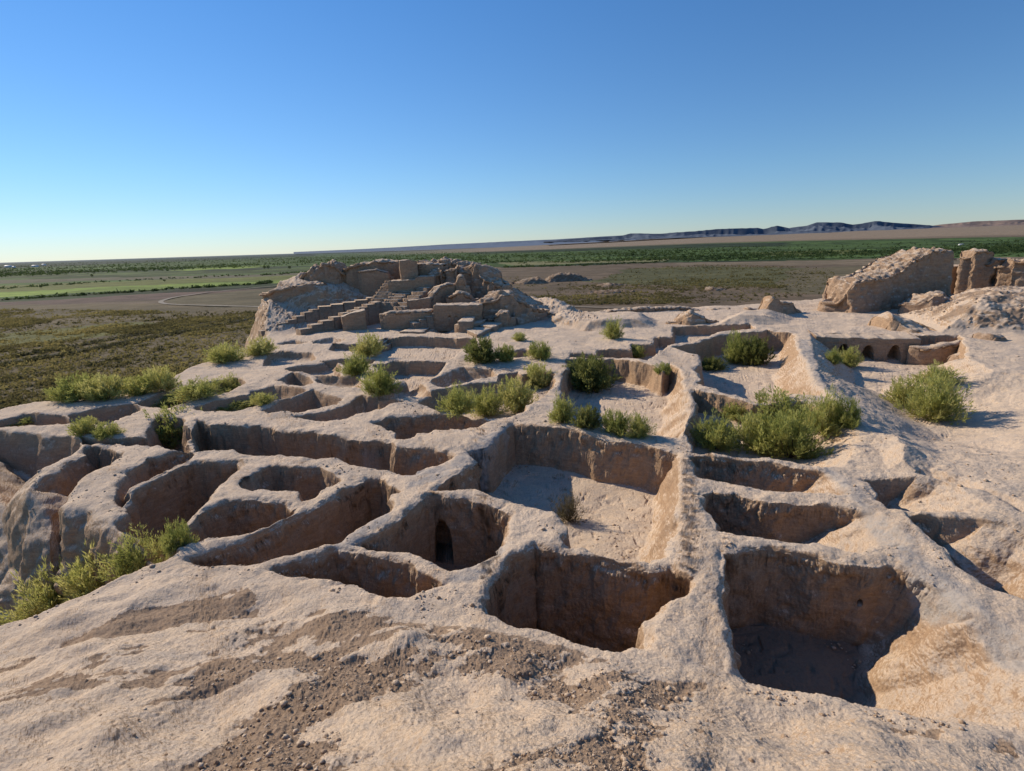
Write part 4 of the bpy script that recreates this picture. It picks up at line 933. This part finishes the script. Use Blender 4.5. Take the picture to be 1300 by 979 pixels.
for pts, m_ in [([(0,381),(120,374),(240,366),(325,361),(345,358)], 260), ([(0,349),(200,342),(325,336),(400,333)], 260), ([(640,339.5),(740,336.5),(850,332.6)], 260), ([(0,367),(130,358),(325,349)], 120), ([(860,331.5),(1000,329),(1300,325)], 240), ([(330,350),(420,343),(520,338)], 150)]:
    pts = np.array(pts, float); t = rng.uniform(0, len(pts) - 1, m_)
    for a_ in t: ln.append(W(np.interp(a_, range(len(pts)), pts[:, 0]), np.interp(a_, range(len(pts)), pts[:, 1]) + rng.normal(0, .45), PZ))
tuft_field('hedgerow', np.array(ln), 2.0, M_tree, 'dark hedgerows and ditches between the fields', 'hedgerow', ntri=14, seed=8)
ln = []
for pts, m_ in [([(-40,462),(100,440),(200,421),(325,401)], 700), ([(-40,471),(100,448.5),(200,428),(325,405)], 1200), ([(0,420),(150,405),(300,398)], 100), ([(0,487),(120,463),(240,436)], 100)]:
    pts = np.array(pts, float); t = rng.uniform(0, len(pts) - 1, m_)
    for a_ in t: ln.append(W(np.interp(a_, range(len(pts)), pts[:, 0]), np.interp(a_, range(len(pts)), pts[:, 1]) + rng.normal(0, 1.), PZ))
tuft_field('ditch_scrub', np.array(ln), .8, M_scrubd, 'dark growth lining the two ditches on the left plain', 'scrub', ntri=9, seed=18)
# single trees that can be told apart
def tree_small(px, py, hpx, label):
    b = W(px, py, PZ); Yd = b[1]; h = hpx * Yd / F; r_ = np.random.default_rng(int(px * 7))
    e = bpy.data.objects.new('tree', None); C.objects.link(e); e.location = (b[0], b[1], PZ); tag(e, label, 'tree', 'single trees among the fields')
    n = 260; d = r_.normal(0, 1, (n, 3)); d /= np.linalg.norm(d, axis=1, keepdims=True); c = d * (r_.uniform(.3, 1, (n, 1)) ** .5) * np.array([.42, .42, .36]) * h + np.array([0, 0, .6 * h])
    tri = c[:, None] + r_.normal(0, .06 * h, (n, 3, 3))
    mk('crown', tri.reshape(-1, 3), np.arange(n * 3), np.full(n, 3), M_tree, parent=e)
    th = np.arange(6) * math.pi / 3; v = [(math.cos(a_) * r0_ * h, math.sin(a_) * r0_ * h, z_) for r0_, z_ in ((.05, 0), (.03, .45 * h)) for a_ in th]
    fl_ = []
    for i in range(6): fl_ += [i, (i + 1) % 6, 6 + (i + 1) % 6, 6 + i]
    mk('trunk', v, fl_, np.full(6, 4), M_bark, parent=e)
for t_ in [(827,327,5.5,'dark round tree alone in the green fields right of centre'),(803,326,5,'pair tree just left of the dark round tree'),(336,342,5,'tree left of the two field trees behind the citadel'),(341,342,5,'tree right next to its twin behind the citadel'),(368,342,4.5,'third tree in the field line behind the citadel'),(52,366,4,'small tree standing in the yellow field strip'),(117,352,4,'bushy tree in the middle of the left fields'),(209,358,3.5,'lone small tree above the bright field')]:
    tree_small(*t_)
# low earth remains on the plain
m_lump = earth_mat('plain_earth', top=(.40, .31, .22), face=(.30, .215, .15), fine=.15, patches=False, grey=.3)
for i, (c, hw, lab) in enumerate([([(690,356),(702,349),(712,346.5),(728,347),(738,350),(752,355)], 9, 'rocky earth hillock on the brown plain behind the citadel'), ([(655,359),(672,353),(684,352),(694,357)], 8, 'low ridge left of the rocky hillock'), ([(760,362),(772,359),(790,361)], 7, 'pale flat ridge right of the hillock'), ([(752,371),(775,367.5),(800,370)], 5, 'pale earth bank nearer than the hillock'), ([(895,367),(905,364),(918,367)], 5, 'small pale bank on the plain near the far wall')]):
    pts = []
    for px, py in c: pts.append((px, py, W(c[0][0], max(c[0][1], c[-1][1]) + 1.5, PZ)[1]))
    loft('earth_mound', pts, PZ - 1, hw, lab, cat='mound', mat=m_lump, amp=1.2, flare=1.6, res=1.4, round_=1.)
# farm buildings
m_w, nt = new_mat('whitewash'); g = nd(nt, 'ShaderNodeNewGeometry'); finish(nt, ramp(nt, tnoise(nt, g.outputs['Position'], .4), [(.3, (.62, .62, .6)), (.7, (.8, .8, .78))]), .9)
m_r, nt = new_mat('sheet_roof'); g = nd(nt, 'ShaderNodeNewGeometry'); finish(nt, ramp(nt, tnoise(nt, g.outputs['Position'], .5), [(.3, (.45, .47, .5)), (.7, (.6, .62, .65))]), .6)
def house(px, py, wpx, hpx, label):
    b = W(px, py, PZ); k = b[1] / F; w, h = wpx * k, hpx * k; d = w * .6
    e = bpy.data.objects.new('farm_building', None); C.objects.link(e); e.location = (b[0], b[1], PZ); tag(e, label, 'building', 'white farm buildings on the horizon')
    v = [(sx * w / 2, sy * d / 2, z_) for z_ in (0, h * .7) for sx, sy in ((-1, -1), (1, -1), (1, 1), (-1, 1))]
    mk('wall', v, [0, 1, 5, 4, 1, 2, 6, 5, 2, 3, 7, 6, 3, 0, 4, 7], [4] * 4, m_w, parent=e)
    z0, z1 = h * .7, h; v = [(-w * .53, -d * .56, z0), (w * .53, -d * .56, z0), (w * .53, d * .56, z0), (-w * .53, d * .56, z0), (-w * .5, 0, z1), (w * .5, 0, z1)]
    mk('roof', v, [0, 1, 5, 4, 2, 3, 4, 5, 1, 2, 5, 3, 0, 4], [4, 4, 3, 3], m_r, parent=e)
for b_ in [(11,339.5,7,2.6,'white building nearest the left end of the horizon'),(18,340,3,2,'tiny white shed beside the leftmost building'),(45,338.8,6,2.2,'white building with trees on both sides, left horizon'),(56,337,4,1.8,'greyish white building, third from the left'),(1220,311.5,5,1.8,'lone white building in the green belt at right')]:
    house(*b_)

# hills
def hills(name, sky, Yd, depth, c1, c2, amp, zb):
    sky = np.array([(p[0], A(p[0], p[1], Yd)[2]) for p in sky]); n, m_ = 500, 40
    px = np.linspace(sky[0, 0], sky[-1, 0], n); zt = np.interp(px, sky[:, 0], sky[:, 1])
    xs_ = np.array([A(p, 300, Yd)[0] for p in px]); t = np.linspace(0, 1, m_); T, XX = np.meshgrid(t, xs_)
    YY = Yd - depth * (1 - T) ; YY = np.where(T > .7, Yd + (T - .7) * depth, Yd - depth * (1 - T / .7))
    env = np.where(T <= .7, (T / .7) ** 1.15, 1 - ((T - .7) / .3) ** 2 * .7)
    nz = 1 - np.abs(noise2(XX, YY, 1 / 900, 81)) - .6 * np.abs(noise2(XX, YY, 1 / 350, 82)) - .4 * np.abs(noise2(XX, YY, 1 / 130, 83))
    ZZ = zb + (zt[:, None] - zb) * env * (1 - amp * (1 - nz) * (1 - .85 * (np.abs(T - .7) < .04)))
    XX = XX * (YY / Yd)
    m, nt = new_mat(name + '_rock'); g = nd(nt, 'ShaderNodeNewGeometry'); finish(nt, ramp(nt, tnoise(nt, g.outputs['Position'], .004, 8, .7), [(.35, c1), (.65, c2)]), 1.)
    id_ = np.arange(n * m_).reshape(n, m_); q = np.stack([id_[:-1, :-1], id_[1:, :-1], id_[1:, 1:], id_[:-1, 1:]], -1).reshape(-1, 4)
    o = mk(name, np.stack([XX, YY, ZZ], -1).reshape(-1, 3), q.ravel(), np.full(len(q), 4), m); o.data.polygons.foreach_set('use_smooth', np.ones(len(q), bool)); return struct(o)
hills('far_hills', [(370,320),(440,317),(500,314),(560,310.5),(640,306.5),(700,304),(750,301),(800,298),(850,297),(950,296),(1200,292)], 16000, 2600, (.115, .155, .215), (.15, .185, .24), .25, 0)  # bluish distance haze is put into the rock colour
hills('dark_hills', [(690,306),(740,301.5),(790,298.5),(800,296),(838,296.5),(877,293),(900,290),(915,288.5),(961,287.5),(968,289.5),(985,284.6),(1000,289),(1023,286),(1035,281.5),(1065,281),(1081,284),(1108,280),(1131,281.5),(1158,283),(1185,286),(1215,290),(1240,294)], 10000, 1500, (.06, .08, .115), (.13, .155, .19), .8, 60)  # blue-grey distance haze mixed into these dark rock tones
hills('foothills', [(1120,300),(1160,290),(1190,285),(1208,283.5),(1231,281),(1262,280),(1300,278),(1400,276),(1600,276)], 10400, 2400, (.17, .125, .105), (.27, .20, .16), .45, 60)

# ================================================================ light
SA = math.radians(-54); SE = math.radians(30)       # sun 52 deg left of the view, 27 deg up
sd = Vector((math.sin(SA) * math.cos(SE), math.cos(SA) * math.cos(SE), math.sin(SE)))
L = bpy.data.lights.new('sun', 'SUN'); L.energy = 5.0; L.angle = math.radians(.5); L.color = (1, .87, .70)
lo = bpy.data.objects.new('sun', L); C.objects.link(lo); lo.rotation_euler = sd.to_track_quat('Z', 'Y').to_euler(); lo.location = (-60, 60, 60)
w = bpy.data.worlds.new('World'); bpy.context.scene.world = w; w.use_nodes = True; nt = w.node_tree
sky = nt.nodes.new('ShaderNodeTexSky'); sky.sky_type = 'NISHITA'; sky.sun_disc = False; sky.sun_elevation = SE; sky.sun_rotation = SA; sky.air_density = 1.0; sky.dust_density = 0.0; sky.ozone_density = 2.0; sky.altitude = 100
g = nd(nt, 'ShaderNodeNewGeometry'); sep = nd(nt, 'ShaderNodeSeparateXYZ'); nt.links.new(g.outputs['Incoming'], sep.inputs[0])
tint = ramp(nt, mth(nt, 'ABSOLUTE', sep.outputs[2]), [(0., (.74, .89, 1.20)), (.12, (.68, .96, 1.26)), (.5, (.50, 1.0, 1.48))])
nt.links.new(mixc(nt, 1., sky.outputs[0], tint, 'MULTIPLY'), nt.nodes['Background'].inputs[0]); nt.nodes['Background'].inputs[1].default_value = .09
sc = bpy.context.scene
sc.view_settings.view_transform = 'Standard'; sc.view_settings.look = 'None'; sc.view_settings.exposure = 0; sc.view_settings.gamma = 1
sc.cycles.max_bounces = 5; sc.cycles.diffuse_bounces = 3
